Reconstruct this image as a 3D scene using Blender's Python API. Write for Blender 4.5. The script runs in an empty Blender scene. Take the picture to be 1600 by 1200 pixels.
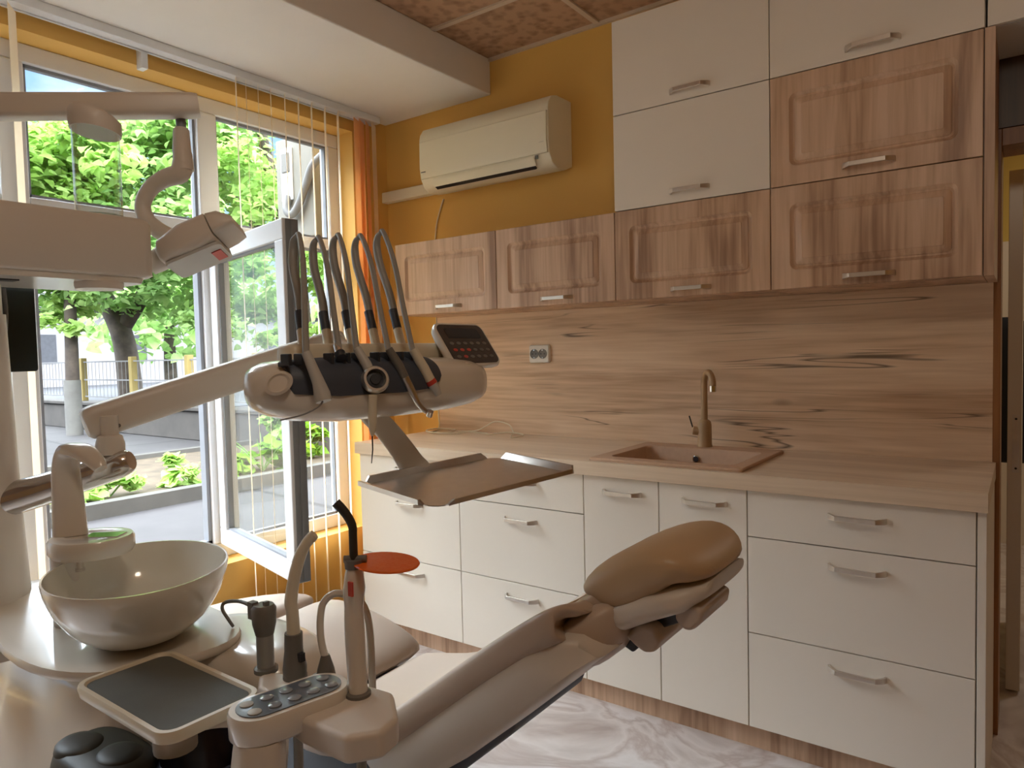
import bpy, bmesh, math, random
from mathutils import Vector, Matrix
PI = math.pi
random.seed(7)
S = bpy.context.scene
COL = S.collection

# ------------------------------------------------------------------ camera
cam_d = bpy.data.cameras.new('camera')
cam = bpy.data.objects.new('camera', cam_d)
COL.objects.link(cam)
yaw, pit, rol = -0.628368, -0.045234, -0.023841
fw = Vector((math.sin(yaw) * math.cos(pit), math.cos(yaw) * math.cos(pit), math.sin(pit)))
rt = fw.cross(Vector((0, 0, 1))).normalized()
up = rt.cross(fw)
r2 = rt * math.cos(rol) + up * math.sin(rol)
u2 = -rt * math.sin(rol) + up * math.cos(rol)
mw = Matrix((r2, u2, -fw)).transposed().to_4x4()
mw.translation = (0, 0, 1.30)
cam.matrix_world = mw
cam_d.sensor_width = 36
cam_d.lens = 36 * 1106.24 / 1600
cam_d.clip_start = 0.05
cam_d.clip_end = 400
S.camera = cam

# ------------------------------------------------------------------ exposure
S.view_settings.view_transform = 'Standard'
S.view_settings.look = 'None'
S.view_settings.gamma = 1
S.view_settings.use_curve_mapping = False
S.view_settings.exposure = 0.03

# ------------------------------------------------------------------ sky: hazy blue, broken cloud, bright band added above the view to light the room
W = bpy.data.worlds.new('sky')
S.world = W
W.use_nodes = True
nt = W.node_tree
nt.nodes.clear()
n_out = nt.nodes.new('ShaderNodeOutputWorld')
n_bg = nt.nodes.new('ShaderNodeBackground')
n_tc = nt.nodes.new('ShaderNodeTexCoord')
n_sep = nt.nodes.new('ShaderNodeSeparateXYZ')
n_rmp = nt.nodes.new('ShaderNodeValToRGB')
n_map = nt.nodes.new('ShaderNodeMapping')
n_noi = nt.nodes.new('ShaderNodeTexNoise')
n_cr = nt.nodes.new('ShaderNodeValToRGB')
n_mix = nt.nodes.new('ShaderNodeMixRGB')
nt.links.new(n_tc.outputs['Generated'], n_sep.inputs[0])
nt.links.new(n_sep.outputs['Z'], n_rmp.inputs[0])
e = n_rmp.color_ramp.elements
e[0].position = 0.0; e[0].color = (0.78, 0.9, 1.0, 1)
e[1].position = 0.95; e[1].color = (3.0, 3.3, 3.6, 1)
for p, c in ((0.18, (0.40, 0.62, 0.88, 1)), (0.35, (0.32, 0.56, 0.90, 1)), (0.46, (12.6, 14.1, 15.8, 1)), (0.74, (12.6, 14.1, 15.8, 1))):
    q = e.new(p); q.color = c
n_map.inputs['Scale'].default_value = (1, 1, 2.2)
nt.links.new(n_tc.outputs['Generated'], n_map.inputs[0])
nt.links.new(n_map.outputs[0], n_noi.inputs['Vector'])
n_noi.inputs['Scale'].default_value = 3.2
n_noi.inputs['Detail'].default_value = 6
nt.links.new(n_noi.outputs['Fac'], n_cr.inputs[0])
n_cr.color_ramp.elements[0].position = 0.52
n_cr.color_ramp.elements[1].position = 0.68
n_cr.color_ramp.elements[1].color = (0.75, 0.75, 0.75, 1)
nt.links.new(n_cr.outputs[0], n_mix.inputs[0])
nt.links.new(n_rmp.outputs[0], n_mix.inputs[1])
n_mix.inputs[2].default_value = (1.25, 1.25, 1.25, 1)
nt.links.new(n_mix.outputs[0], n_bg.inputs[0])
n_bg.inputs[1].default_value = 1.5
nt.links.new(n_bg.outputs[0], n_out.inputs[0])

# sun behind the building, over the roof
sd = bpy.data.lights.new('sun', 'SUN')
sun = bpy.data.objects.new('sun', sd)
COL.objects.link(sun)
sd.energy = 1.4
sd.color = (1, 0.95, 0.86)
sd.angle = 0.02
sun.rotation_euler = Vector((-0.75, 0.25, -0.60)).to_track_quat('-Z', 'Y').to_euler()

# sampling portal for the window opening (gives no light of its own)
pd = bpy.data.lights.new('window_portal', 'AREA')
po = bpy.data.objects.new('window_portal', pd)
COL.objects.link(po)
pd.shape = 'RECTANGLE'; pd.size = 3.02; pd.size_y = 2.06
pd.cycles.is_portal = True
po.location = (-3.09, 1.032, 1.43)
po.rotation_euler = Vector((1, 0, 0)).to_track_quat('-Z', 'Y').to_euler()

# added fill light for the room, unseen above the viewer
ld = bpy.data.lights.new('room_fill_light', 'POINT')
lo = bpy.data.objects.new('room_fill_light', ld)
COL.objects.link(lo)
ld.energy = 15; ld.color = (1, 0.88, 0.72); ld.shadow_soft_size = 0.14
lo.location = (-0.05, 0.25, 2.42)
ld = bpy.data.lights.new('passage_fill_light', 'AREA')  # unseen light added to brighten the passage behind the doorway
lo = bpy.data.objects.new('passage_fill_light', ld)
COL.objects.link(lo)
ld.size = 0.4; ld.energy = 10; ld.color = (1, 0.94, 0.85)
lo.location = (0.9, 4.6, 2.69)

# ------------------------------------------------------------------ materials
MATS = {}
def newmat(name):
    m = bpy.data.materials.new(name); m.use_nodes = True
    t = m.node_tree; b = t.nodes['Principled BSDF']
    MATS[name] = m
    return m, t, b
def N(t, kind, **kw):
    n = t.nodes.new(kind)
    for k, v in kw.items():
        if k in n.inputs: n.inputs[k].default_value = v
        else: setattr(n, k, v)
    return n
def srgb(r, g, b):
    f = lambda c: (c / 255) / 12.92 if c / 255 <= 0.04045 else ((c / 255 + 0.055) / 1.055) ** 2.4
    return (f(r), f(g), f(b), 1)
def ramp(t, fac, stops):
    r = N(t, 'ShaderNodeValToRGB')
    el = r.color_ramp.elements
    el[0].position, el[0].color = stops[0]
    el[1].position, el[1].color = stops[-1]
    for p, c in stops[1:-1]:
        q = el.new(p); q.color = c
    t.links.new(fac, r.inputs[0])
    return r
def plain(name, col, rough=0.5, metal=0.0, var=0.06, scale=6.0, bump=0.0, coat=0.0, spec=0.5):
    """painted / plastic / metal surface with a slight mottling and a fine grain"""
    m, t, b = newmat(name)
    tc = N(t, 'ShaderNodeTexCoord')
    no = N(t, 'ShaderNodeTexNoise', Scale=scale, Detail=4.0)
    t.links.new(tc.outputs['Object'], no.inputs['Vector'])
    lo = tuple(c * (1 - var) for c in col[:3]) + (1,)
    hi = tuple(min(1, c * (1 + var)) for c in col[:3]) + (1,)
    r = ramp(t, no.outputs['Fac'], [(0.3, lo), (0.7, hi)])
    t.links.new(r.outputs[0], b.inputs['Base Color'])
    b.inputs['Roughness'].default_value = rough
    b.inputs['Metallic'].default_value = metal
    b.inputs['Coat Weight'].default_value = coat
    b.inputs['Coat Roughness'].default_value = 0.06
    b.inputs['Specular IOR Level'].default_value = spec
    if bump:
        n2 = N(t, 'ShaderNodeTexNoise', Scale=scale * 18, Detail=5.0)
        t.links.new(tc.outputs['Object'], n2.inputs['Vector'])
        bp = N(t, 'ShaderNodeBump', Strength=bump, Distance=0.003)
        t.links.new(n2.outputs['Fac'], bp.inputs['Height'])
        t.links.new(bp.outputs[0], b.inputs['Normal'])
    return m
def wood(name, dark, mid, light, axis='z', rough=0.42, crack=0.0, fine=1.0):
    m, t, b = newmat(name)
    tc = N(t, 'ShaderNodeTexCoord')
    oi = N(t, 'ShaderNodeObjectInfo')
    ofs = N(t, 'ShaderNodeVectorMath', operation='SCALE')
    cv = N(t, 'ShaderNodeCombineXYZ')
    for k in range(3): t.links.new(oi.outputs['Random'], cv.inputs[k])
    t.links.new(cv.outputs[0], ofs.inputs[0]); ofs.inputs['Scale'].default_value = 7.3
    ad = N(t, 'ShaderNodeVectorMath', operation='ADD')
    t.links.new(tc.outputs['Object'], ad.inputs[0]); t.links.new(ofs.outputs[0], ad.inputs[1])
    def mapped(s_along, s_across):
        mp = N(t, 'ShaderNodeMapping')
        sc = [s_across] * 3; sc['xyz'.index(axis)] = s_along
        mp.inputs['Scale'].default_value = sc
        t.links.new(ad.outputs[0], mp.inputs[0])
        return mp.outputs[0]
    broad = N(t, 'ShaderNodeTexNoise', Scale=1.0, Detail=3.0, Distortion=0.8)
    t.links.new(mapped(0.9, 9.0), broad.inputs['Vector'])
    grain = N(t, 'ShaderNodeTexNoise', Scale=1.0, Detail=6.0, Distortion=0.4)
    t.links.new(mapped(3.0, 70.0 * fine), grain.inputs['Vector'])
    mx = N(t, 'ShaderNodeMath', operation='MULTIPLY_ADD')
    t.links.new(grain.outputs['Fac'], mx.inputs[0]); mx.inputs[1].default_value = 0.35
    m2 = N(t, 'ShaderNodeMath', operation='MULTIPLY'); m2.inputs[1].default_value = 0.65
    t.links.new(broad.outputs['Fac'], m2.inputs[0]); t.links.new(m2.outputs[0], mx.inputs[2])
    r = ramp(t, mx.outputs[0], [(0.34, dark), (0.5, mid), (0.64, light)])
    last = r.outputs[0]
    if crack:
        cn = N(t, 'ShaderNodeTexNoise', Scale=1.0, Detail=2.0, Distortion=0.5)
        t.links.new(mapped(0.75, 20.0), cn.inputs['Vector'])
        cr = ramp(t, cn.outputs['Fac'], [(0.485, (0, 0, 0, 1)), (0.5, (1, 1, 1, 1)), (0.515, (0, 0, 0, 1))])
        gate = N(t, 'ShaderNodeTexNoise', Scale=1.0, Detail=1.0)
        t.links.new(mapped(1.9, 6.0), gate.inputs['Vector'])
        gr = ramp(t, gate.outputs['Fac'], [(0.52, (0, 0, 0, 1)), (0.6, (crack, crack, crack, 1))])
        mu = N(t, 'ShaderNodeMath', operation='MULTIPLY')
        t.links.new(cr.outputs[0], mu.inputs[0]); t.links.new(gr.outputs[0], mu.inputs[1])
        mm = N(t, 'ShaderNodeMixRGB')
        t.links.new(mu.outputs[0], mm.inputs[0]); t.links.new(last, mm.inputs[1])
        mm.inputs[2].default_value = tuple(c * 0.28 for c in dark[:3]) + (1,)
        kn = N(t, 'ShaderNodeTexVoronoi', Scale=1.0)
        t.links.new(mapped(1.6, 4.2), kn.inputs['Vector'])
        kr = ramp(t, kn.outputs['Distance'], [(0.015, (0.6, 0.6, 0.6, 1)), (0.08, (0, 0, 0, 1))])
        m3 = N(t, 'ShaderNodeMixRGB')
        t.links.new(kr.outputs[0], m3.inputs[0]); t.links.new(mm.outputs[0], m3.inputs[1])
        m3.inputs[2].default_value = tuple(c * 0.4 for c in dark[:3]) + (1,)
        last = m3.outputs[0]
    t.links.new(last, b.inputs['Base Color'])
    b.inputs['Roughness'].default_value = rough
    bp = N(t, 'ShaderNodeBump', Strength=0.12, Distance=0.001)
    t.links.new(grain.outputs['Fac'], bp.inputs['Height'])
    t.links.new(bp.outputs[0], b.inputs['Normal'])
    return m
def thin_glass(name, tint=(1, 1, 1), refl=0.5, power=4.0, floor_=0.025):
    m, t, b = newmat(name)
    t.nodes.remove(b)
    out = t.nodes['Material Output']
    tr = N(t, 'ShaderNodeBsdfTransparent'); tr.inputs[0].default_value = tint + (1,)
    gl = N(t, 'ShaderNodeBsdfGlossy'); gl.inputs['Roughness'].default_value = 0.02
    lw = N(t, 'ShaderNodeLayerWeight'); lw.inputs[0].default_value = 0.5
    fr = N(t, 'ShaderNodeMath', operation='POWER'); fr.inputs[1].default_value = power
    t.links.new(lw.outputs['Facing'], fr.inputs[0])
    mu = N(t, 'ShaderNodeMath', operation='MULTIPLY_ADD'); mu.inputs[1].default_value = refl; mu.inputs[2].default_value = floor_
    mx = N(t, 'ShaderNodeMixShader')
    t.links.new(fr.outputs[0], mu.inputs[0]); t.links.new(mu.outputs[0], mx.inputs[0])
    t.links.new(tr.outputs[0], mx.inputs[1]); t.links.new(gl.outputs[0], mx.inputs[2])
    t.links.new(mx.outputs[0], out.inputs[0])
    return m
def leafmat(name, a, bcol, trans=0.45):
    m, t, b = newmat(name)
    t.nodes.remove(b)
    out = t.nodes['Material Output']
    tc = N(t, 'ShaderNodeTexCoord')
    no = N(t, 'ShaderNodeTexNoise', Scale=1.7, Detail=5.0)
    t.links.new(tc.outputs['Object'], no.inputs['Vector'])
    r = ramp(t, no.outputs['Fac'], [(0.35, a), (0.65, bcol)])
    di = N(t, 'ShaderNodeBsdfDiffuse'); tl = N(t, 'ShaderNodeBsdfTranslucent')
    hs = N(t, 'ShaderNodeHueSaturation', Value=1.25, Saturation=1.1)
    t.links.new(r.outputs[0], di.inputs[0]); t.links.new(r.outputs[0], hs.inputs['Color'])
    t.links.new(hs.outputs[0], tl.inputs[0])
    mx = N(t, 'ShaderNodeMixShader'); mx.inputs[0].default_value = trans
    t.links.new(di.outputs[0], mx.inputs[1]); t.links.new(tl.outputs[0], mx.inputs[2])
    t.links.new(mx.outputs[0], out.inputs[0])
    return m

M_wall = plain('mustard_wall_paint', srgb(226, 178, 92), 0.65, var=0.03, scale=2, bump=0.08)
M_soff = plain('cream_plaster', srgb(238, 232, 224), 0.8, var=0.02, scale=3, bump=0.06)
M_white = plain('warm_white_laminate', srgb(236, 225, 210), 0.38, var=0.012, scale=2)
M_wood = wood('oak_door_foil', srgb(156, 120, 94), srgb(204, 168, 138), srgb(222, 188, 160), 'z')
M_splash = wood('oak_splash_laminate', srgb(186, 150, 118), srgb(220, 188, 156), srgb(236, 208, 178), 'x', crack=0.9)
M_top = wood('oak_worktop_laminate', srgb(206, 180, 152), srgb(222, 198, 170), srgb(232, 210, 184), 'x', rough=0.34)
M_case = wood('orange_brown_casing', srgb(120, 76, 40), srgb(150, 100, 56), srgb(166, 114, 66), 'z')
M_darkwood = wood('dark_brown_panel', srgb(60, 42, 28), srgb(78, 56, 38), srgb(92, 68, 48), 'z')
M_nickel = plain('brushed_nickel', srgb(226, 220, 212), 0.34, 1.0, var=0.04, scale=40)
M_steel = plain('stainless_steel', srgb(206, 200, 194), 0.3, 1.0, var=0.05, scale=30)
M_tube = plain('polished_arm_metal', srgb(196, 190, 184), 0.12, 0.75, var=0.02)
M_chrome = plain('chrome', srgb(220, 220, 220), 0.08, 1.0, var=0.02)
M_dark = plain('dark_gap', srgb(38, 32, 28), 0.7)
M_pvc = plain('white_window_plastic', srgb(232, 232, 232), 0.3, var=0.01)
M_gasket = plain('grey_gasket', srgb(140, 142, 146), 0.6)
M_sash_edge = plain('grey_sash_edge', srgb(128, 130, 132), 0.5)
M_glass = thin_glass('window_glass', (0.98, 0.99, 0.98), 0.55)
M_ac = plain('ivory_plastic', srgb(232, 222, 196), 0.35, var=0.01)
M_equip = plain('glossy_white_enamel', srgb(224, 216, 204), 0.22, var=0.01, coat=0.4)
M_equip2 = plain('satin_white_enamel', srgb(214, 204, 192), 0.4, var=0.015)
M_ceramic = plain('glossy_ceramic', srgb(226, 220, 206), 0.1, var=0.01, coat=0.6)
M_vinyl = plain('taupe_vinyl', srgb(188, 168, 150), 0.42, var=0.03, scale=5, bump=0.05)
M_vinyl2 = plain('brown_vinyl', srgb(188, 160, 126), 0.45, var=0.04, scale=5, bump=0.05)
M_black = plain('black_rubber', srgb(44, 46, 52), 0.45, var=0.05)
M_slate = plain('slate_panel', srgb(66, 72, 84), 0.5, var=0.04)
M_matgrey = plain('grey_rubber_mat', srgb(92, 94, 88), 0.7, var=0.06, scale=20, bump=0.1)
M_hose = plain('grey_hose', srgb(150, 148, 142), 0.4, var=0.03)
M_grey = plain('mid_grey_plastic', srgb(112, 108, 102), 0.45, var=0.04)
M_cream = plain('cream_plastic', srgb(218, 208, 186), 0.35, var=0.02)
M_orange = None
M_granite = plain('beige_composite', srgb(196, 160, 130), 0.5, var=0.04, scale=60)
M_faucet = plain('beige_faucet_coat', srgb(176, 144, 106), 0.35, var=0.03)
M_display = plain('brown_display', srgb(58, 42, 36), 0.18, var=0.05)
M_red = plain('red_marking', srgb(200, 70, 56), 0.4)
M_icon = plain('pale_marking', srgb(190, 184, 178), 0.4)
M_ltgrey = plain('light_grey_plastic', srgb(186, 184, 178), 0.4, var=0.02)
M_keybtn = plain('smoky_key_plastic', srgb(138, 142, 148), 0.2, var=0.05, coat=0.3)
M_keypad = plain('blue_grey_keypad', srgb(92, 98, 108), 0.3, var=0.05, coat=0.3)
M_navy = plain('navy_plastic', srgb(36, 40, 60), 0.25, var=0.05, coat=0.3)
M_smoke = plain('dark_olive_gloss', srgb(50, 46, 36), 0.5, var=0.1)
M_monitor = plain('green_black_screen', srgb(24, 34, 30), 0.25, var=0.1)
M_slat = leafmat('cream_blind_fabric', srgb(244, 234, 216), srgb(250, 242, 228), 0.5)
M_slat_o = leafmat('orange_blind_fabric', srgb(240, 204, 160), srgb(246, 214, 174), 0.5)
M_socket = plain('white_socket_plastic', srgb(226, 220, 210), 0.3, var=0.01)
M_cable = plain('white_cable', srgb(226, 214, 190), 0.4)
M_tbar = plain('ceiling_grid_metal', srgb(206, 184, 160), 0.5)
M_leafy_door = plain('door_leaf_laminate', srgb(206, 194, 176), 0.3, var=0.03, scale=3)
M_asphalt = plain('asphalt', srgb(50, 50, 53), 0.9, var=0.08, scale=1.5)
M_soil = plain('leaf_litter_soil', srgb(74, 62, 46), 0.95, var=0.3, scale=5)
M_stone = plain('grey_fence_concrete', srgb(66, 61, 56), 0.9, var=0.2, scale=3)
M_post = plain('yellow_post_paint', srgb(130, 112, 62), 0.7, var=0.08, scale=4)
M_rail = plain('white_fence_paint', srgb(110, 108, 106), 0.6, var=0.05)
M_kerb = plain('kerb_concrete', srgb(70, 66, 60), 0.9, var=0.1)
M_house = plain('pale_render', srgb(128, 124, 124), 0.9, var=0.04, scale=1)
M_roof = plain('grey_roof', srgb(66, 66, 70), 0.9, var=0.1)
M_bark = plain('bark', srgb(70, 60, 52), 0.95, var=0.3, scale=7, bump=0.4)
M_lime = plain('limewash', srgb(98, 95, 90), 0.95, var=0.1, scale=6)
M_leafA = leafmat('catalpa_leaf', srgb(134, 164, 90), srgb(186, 210, 134), 0.55)
M_leafB = leafmat('deep_leaf', srgb(124, 156, 96), srgb(172, 198, 130), 0.5)
M_leafC = leafmat('bright_plant_leaf', srgb(90, 130, 46), srgb(130, 160, 66), 0.35)
M_acgrey = plain('outdoor_unit_paint', srgb(120, 115, 104), 0.5, var=0.04)
M_yellow2 = plain('corridor_yellow', srgb(214, 184, 96), 0.7, var=0.03)
M_jacket = plain('black_cloth', srgb(26, 26, 30), 0.9, var=0.1)

# orange translucent acrylic
m, t, b = newmat('orange_acrylic'); M_orange = m
b.inputs['Base Color'].default_value = srgb(235, 74, 18)
b.inputs['Roughness'].default_value = 0.15
b.inputs['Transmission Weight'].default_value = 0.2
no = N(t, 'ShaderNodeTexNoise', Scale=20.0)
r = ramp(t, no.outputs['Fac'], [(0.3, srgb(250, 110, 40)), (0.7, srgb(255, 128, 54))])
t.links.new(r.outputs[0], b.inputs['Base Color'])
# clear bottle plastic
M_clear = thin_glass('clear_bottle_plastic', (0.90, 0.93, 0.90), 0.8, 2.0, 0.05)

# polished marble-look floor tile
m, t, b = newmat('marble_floor'); M_floor = m
tc = N(t, 'ShaderNodeTexCoord')
n1 = N(t, 'ShaderNodeTexNoise', Scale=1.6, Detail=7.0, Distortion=2.2)
t.links.new(tc.outputs['Object'], n1.inputs['Vector'])
r = ramp(t, n1.outputs['Fac'], [(0.3, srgb(184, 168, 160)), (0.45, srgb(222, 212, 206)), (0.5, srgb(196, 180, 172)), (0.56, srgb(226, 218, 214)), (0.75, srgb(204, 190, 182))])
t.links.new(r.outputs[0], b.inputs['Base Color'])
b.inputs['Roughness'].default_value = 0.16
# mottled brown ceiling tile
m, t, b = newmat('ceiling_tile'); M_ceil = m
tc = N(t, 'ShaderNodeTexCoord')
v1 = N(t, 'ShaderNodeTexVoronoi', Scale=26.0); v1.feature = 'SMOOTH_F1'
n1 = N(t, 'ShaderNodeTexNoise', Scale=20.0, Detail=5.0, Distortion=0.6)
t.links.new(tc.outputs['Object'], v1.inputs['Vector']); t.links.new(tc.outputs['Object'], n1.inputs['Vector'])
mu = N(t, 'ShaderNodeMath', operation='ADD'); t.links.new(v1.outputs['Distance'], mu.inputs[0]); t.links.new(n1.outputs['Fac'], mu.inputs[1])
r = ramp(t, mu.outputs[0], [(0.55, srgb(150, 114, 86)), (0.85, srgb(170, 134, 104)), (1.15, srgb(186, 148, 116))])
t.links.new(r.outputs[0], b.inputs['Base Color']); b.inputs['Roughness'].default_value = 0.8
# concrete paving slabs with joints
m, t, b = newmat('paving_slabs'); M_pave = m
tc = N(t, 'ShaderNodeTexCoord')
br = N(t, 'ShaderNodeTexBrick', Scale=1.0)
br.offset = 0.0; br.inputs['Mortar Size'].default_value = 0.035; br.inputs['Brick Width'].default_value = 1.7; br.inputs['Row Height'].default_value = 1.7
br.inputs['Color1'].default_value = srgb(62, 58, 57); br.inputs['Color2'].default_value = srgb(57, 53, 52); br.inputs['Mortar'].default_value = srgb(40, 37, 35)
mp = N(t, 'ShaderNodeMapping'); mp.inputs['Rotation'].default_value = (0, 0, 0.12)
t.links.new(tc.outputs['Object'], mp.inputs[0]); t.links.new(mp.outputs[0], br.inputs['Vector'])
n1 = N(t, 'ShaderNodeTexNoise', Scale=3.0, Detail=8.0); t.links.new(tc.outputs['Object'], n1.inputs['Vector'])
mx = N(t, 'ShaderNodeMixRGB', blend_type='MULTIPLY'); mx.inputs[0].default_value = 0.5
r = ramp(t, n1.outputs['Fac'], [(0.3, (0.7, 0.7, 0.7, 1)), (0.7, (1.1, 1.1, 1.1, 1))])
t.links.new(br.outputs[0], mx.inputs[1]); t.links.new(r.outputs[0], mx.inputs[2])
t.links.new(mx.outputs[0], b.inputs['Base Color']); b.inputs['Roughness'].default_value = 0.9

# ------------------------------------------------------------------ mesh helpers
class B:
    """collects shapes in world coordinates; link() makes ONE mesh object of them"""
    def __init__(s): s.v = []; s.f = []
    def add(s, vs, fs):
        o = len(s.v); s.v += [tuple(v) for v in vs]; s.f += [tuple(i + o for i in f) for f in fs]; return s
    def box(s, x0, x1, y0, y1, z0, z1, mtx=None):
        vs = [Vector((x, y, z)) for z in (z0, z1) for y in (y0, y1) for x in (x0, x1)]
        if mtx: vs = [mtx @ v for v in vs]
        return s.add(vs, [(0, 2, 3, 1), (4, 5, 7, 6), (0, 1, 5, 4), (2, 6, 7, 3), (1, 3, 7, 5), (0, 4, 6, 2)])
    def loft(s, loops, cap0=True, cap1=True, closed=True, ring=False):
        n = len(loops[0]); o = len(s.v)
        for l in loops: s.v += [tuple(p) for p in l]
        K = len(loops)
        for k in range(K if ring else K - 1):
            a = o + k * n; c = o + ((k + 1) % K) * n
            for i in range(n if closed else n - 1):
                j = (i + 1) % n
                s.f.append((a + i, a + j, c + j, c + i))
        if not ring:
            if cap0: s.f.append(tuple(o + i for i in reversed(range(n))))
            if cap1: s.f.append(tuple(o + (K - 1) * n + i for i in range(n)))
        return s
    def tube(s, pts, r, n=12, sm=0, flat=1.0, updir=None):
        """round (or flattened) tube through pts; r a number or one per point; sm = subdivisions between points"""
        P = [Vector(p) for p in pts]
        R = list(r) if isinstance(r, (list, tuple)) else [r] * len(P)
        if sm:
            Q = []; T = []
            for i in range(len(P) - 1):
                p0 = P[max(i - 1, 0)]; p1 = P[i]; p2 = P[i + 1]; p3 = P[min(i + 2, len(P) - 1)]
                for k in range(sm):
                    u = k / sm
                    Q.append(0.5 * ((2 * p1) + (p2 - p0) * u + (2 * p0 - 5 * p1 + 4 * p2 - p3) * u * u + (3 * p1 - p0 - 3 * p2 + p3) * u ** 3))
                    T.append(R[i] * (1 - u) + R[i + 1] * u)
            Q.append(P[-1]); T.append(R[-1]); P, R = Q, T
        tg = [(P[min(i + 1, len(P) - 1)] - P[max(i - 1, 0)]).normalized() for i in range(len(P))]
        a = Vector(updir) if updir else (Vector((0, 0, 1)) if abs(tg[0].z) < 0.9 else Vector((1, 0, 0)))
        loops = []
        for p, d, q in zip(P, tg, R):
            a = (a - d * a.dot(d)).normalized()
            c = d.cross(a)
            loops.append([p + (a * math.cos(2 * PI * k / n) * flat + c * math.sin(2 * PI * k / n)) * q for k in range(n)])
        return s.loft(loops)
    def strap(s, pts, w, th, side, sm=4, r=0.3):
        """rectangular strap swept through pts; w across 'side', th through"""
        P = [Vector(p) for p in pts]
        Wd = list(w) if isinstance(w, (list, tuple)) else [w] * len(P)
        Th = list(th) if isinstance(th, (list, tuple)) else [th] * len(P)
        Q = []; A = []; C = []
        for i in range(len(P) - 1):
            p0 = P[max(i - 1, 0)]; p1 = P[i]; p2 = P[i + 1]; p3 = P[min(i + 2, len(P) - 1)]
            for k in range(sm):
                u = k / sm
                Q.append(0.5 * ((2 * p1) + (p2 - p0) * u + (2 * p0 - 5 * p1 + 4 * p2 - p3) * u * u + (3 * p1 - p0 - 3 * p2 + p3) * u ** 3))
                A.append(Wd[i] * (1 - u) + Wd[i + 1] * u); C.append(Th[i] * (1 - u) + Th[i + 1] * u)
        Q.append(P[-1]); A.append(Wd[-1]); C.append(Th[-1])
        sd = Vector(side).normalized()
        loops = []
        for i, p in enumerate(Q):
            d = (Q[min(i + 1, len(Q) - 1)] - Q[max(i - 1, 0)]).normalized()
            sv = (sd - d * sd.dot(d)).normalized(); nv = d.cross(sv)
            loops.append([p + sv * (x * A[i]) + nv * (y * C[i]) for x, y in rrect(1, 1, r, 4)])
        return s.loft(loops)
    def lathe(s, prof, c, axis=(0, 0, 1), n=28, sx=1, sy=1, rot=0, cap=True):
        q = Vector((0, 0, 1)).rotation_difference(Vector(axis)).to_matrix()
        c = Vector(c); cr, sr = math.cos(rot), math.sin(rot)
        loops = []
        for r, z in prof:
            l = []
            for k in range(n):
                x = r * math.cos(2 * PI * k / n) * sx; y = r * math.sin(2 * PI * k / n) * sy
                l.append(c + q @ Vector((x * cr - y * sr, x * sr + y * cr, z)))
            loops.append(l)
        return s.loft(loops, cap, cap)
    def prism(s, poly, y0, y1, plane='xz'):
        f = {'xz': lambda a, b_, h: (a, h, b_), 'yz': lambda a, b_, h: (h, a, b_), 'xy': lambda a, b_, h: (a, b_, h)}[plane]
        return s.loft([[f(a, b_, y0) for a, b_ in poly], [f(a, b_, y1) for a, b_ in poly]])
    def link(s, name, mat, parent=None, bevel=0.0, seg=2, sharp=40, sub=0):
        me = bpy.data.meshes.new(name)
        off = Vector((0, 0, 0))
        q = parent
        while q is not None:
            off += q.location; q = q.parent
        me.from_pydata([tuple(Vector(v) - off) for v in s.v], [], s.f)
        bm = bmesh.new(); bm.from_mesh(me)
        bmesh.ops.recalc_face_normals(bm, faces=bm.faces)
        bm.to_mesh(me); bm.free()
        me.polygons.foreach_set('use_smooth', [True] * len(me.polygons))
        me.set_sharp_from_angle(angle=math.radians(sharp))
        me.materials.append(mat)
        o = bpy.data.objects.new(name, me); COL.objects.link(o)
        if parent is not None: o.parent = parent
        if bevel:
            md = o.modifiers.new('edge', 'BEVEL'); md.width = bevel; md.segments = seg; md.limit_method = 'ANGLE'; md.angle_limit = math.radians(35)
            md.harden_normals = True
        if sub:
            md = o.modifiers.new('smooth', 'SUBSURF'); md.levels = sub; md.render_levels = sub
        return o
def rrect(w, h, r, n=5, cx=0, cy=0):
    """rounded rectangle outline, 4*(n+1) points"""
    out = []
    for qx, qy, a0 in ((1, 1, 0), (-1, 1, 90), (-1, -1, 180), (1, -1, 270)):
        for k in range(n + 1):
            a = math.radians(a0 + 90 * k / n)
            out.append((cx + qx * (w / 2 - r) + r * math.cos(a), cy + qy * (h / 2 - r) + r * math.sin(a)))
    return out
def superell(w, h, e=3.0, n=28):
    out = []
    for k in range(n):
        a = 2 * PI * k / n; c, s_ = math.cos(a), math.sin(a)
        out.append((w * math.copysign(abs(c) ** (2 / e), c), h * math.copysign(abs(s_) ** (2 / e), s_)))
    return out
def frame(origin, u, v):
    """matrix whose local x,y,z run along u, v and u x v"""
    u = Vector(u).normalized(); v = Vector(v); v = (v - u * v.dot(u)).normalized(); w = u.cross(v)
    mt = Matrix((u, v, w)).transposed().to_4x4(); mt.translation = Vector(origin)
    return mt
def thing(name, loc, label=None, cat=None, group=None, kind=None):
    o = bpy.data.objects.new(name, None); COL.objects.link(o)
    o.location = loc; o.empty_display_size = 0.05
    tag(o, label, cat, group, kind)
    return o
def tag(o, label=None, cat=None, group=None, kind=None):
    if label: o['label'] = label
    if cat: o['category'] = cat
    if group: o['group'] = group
    if kind: o['kind'] = kind
    return o

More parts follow.
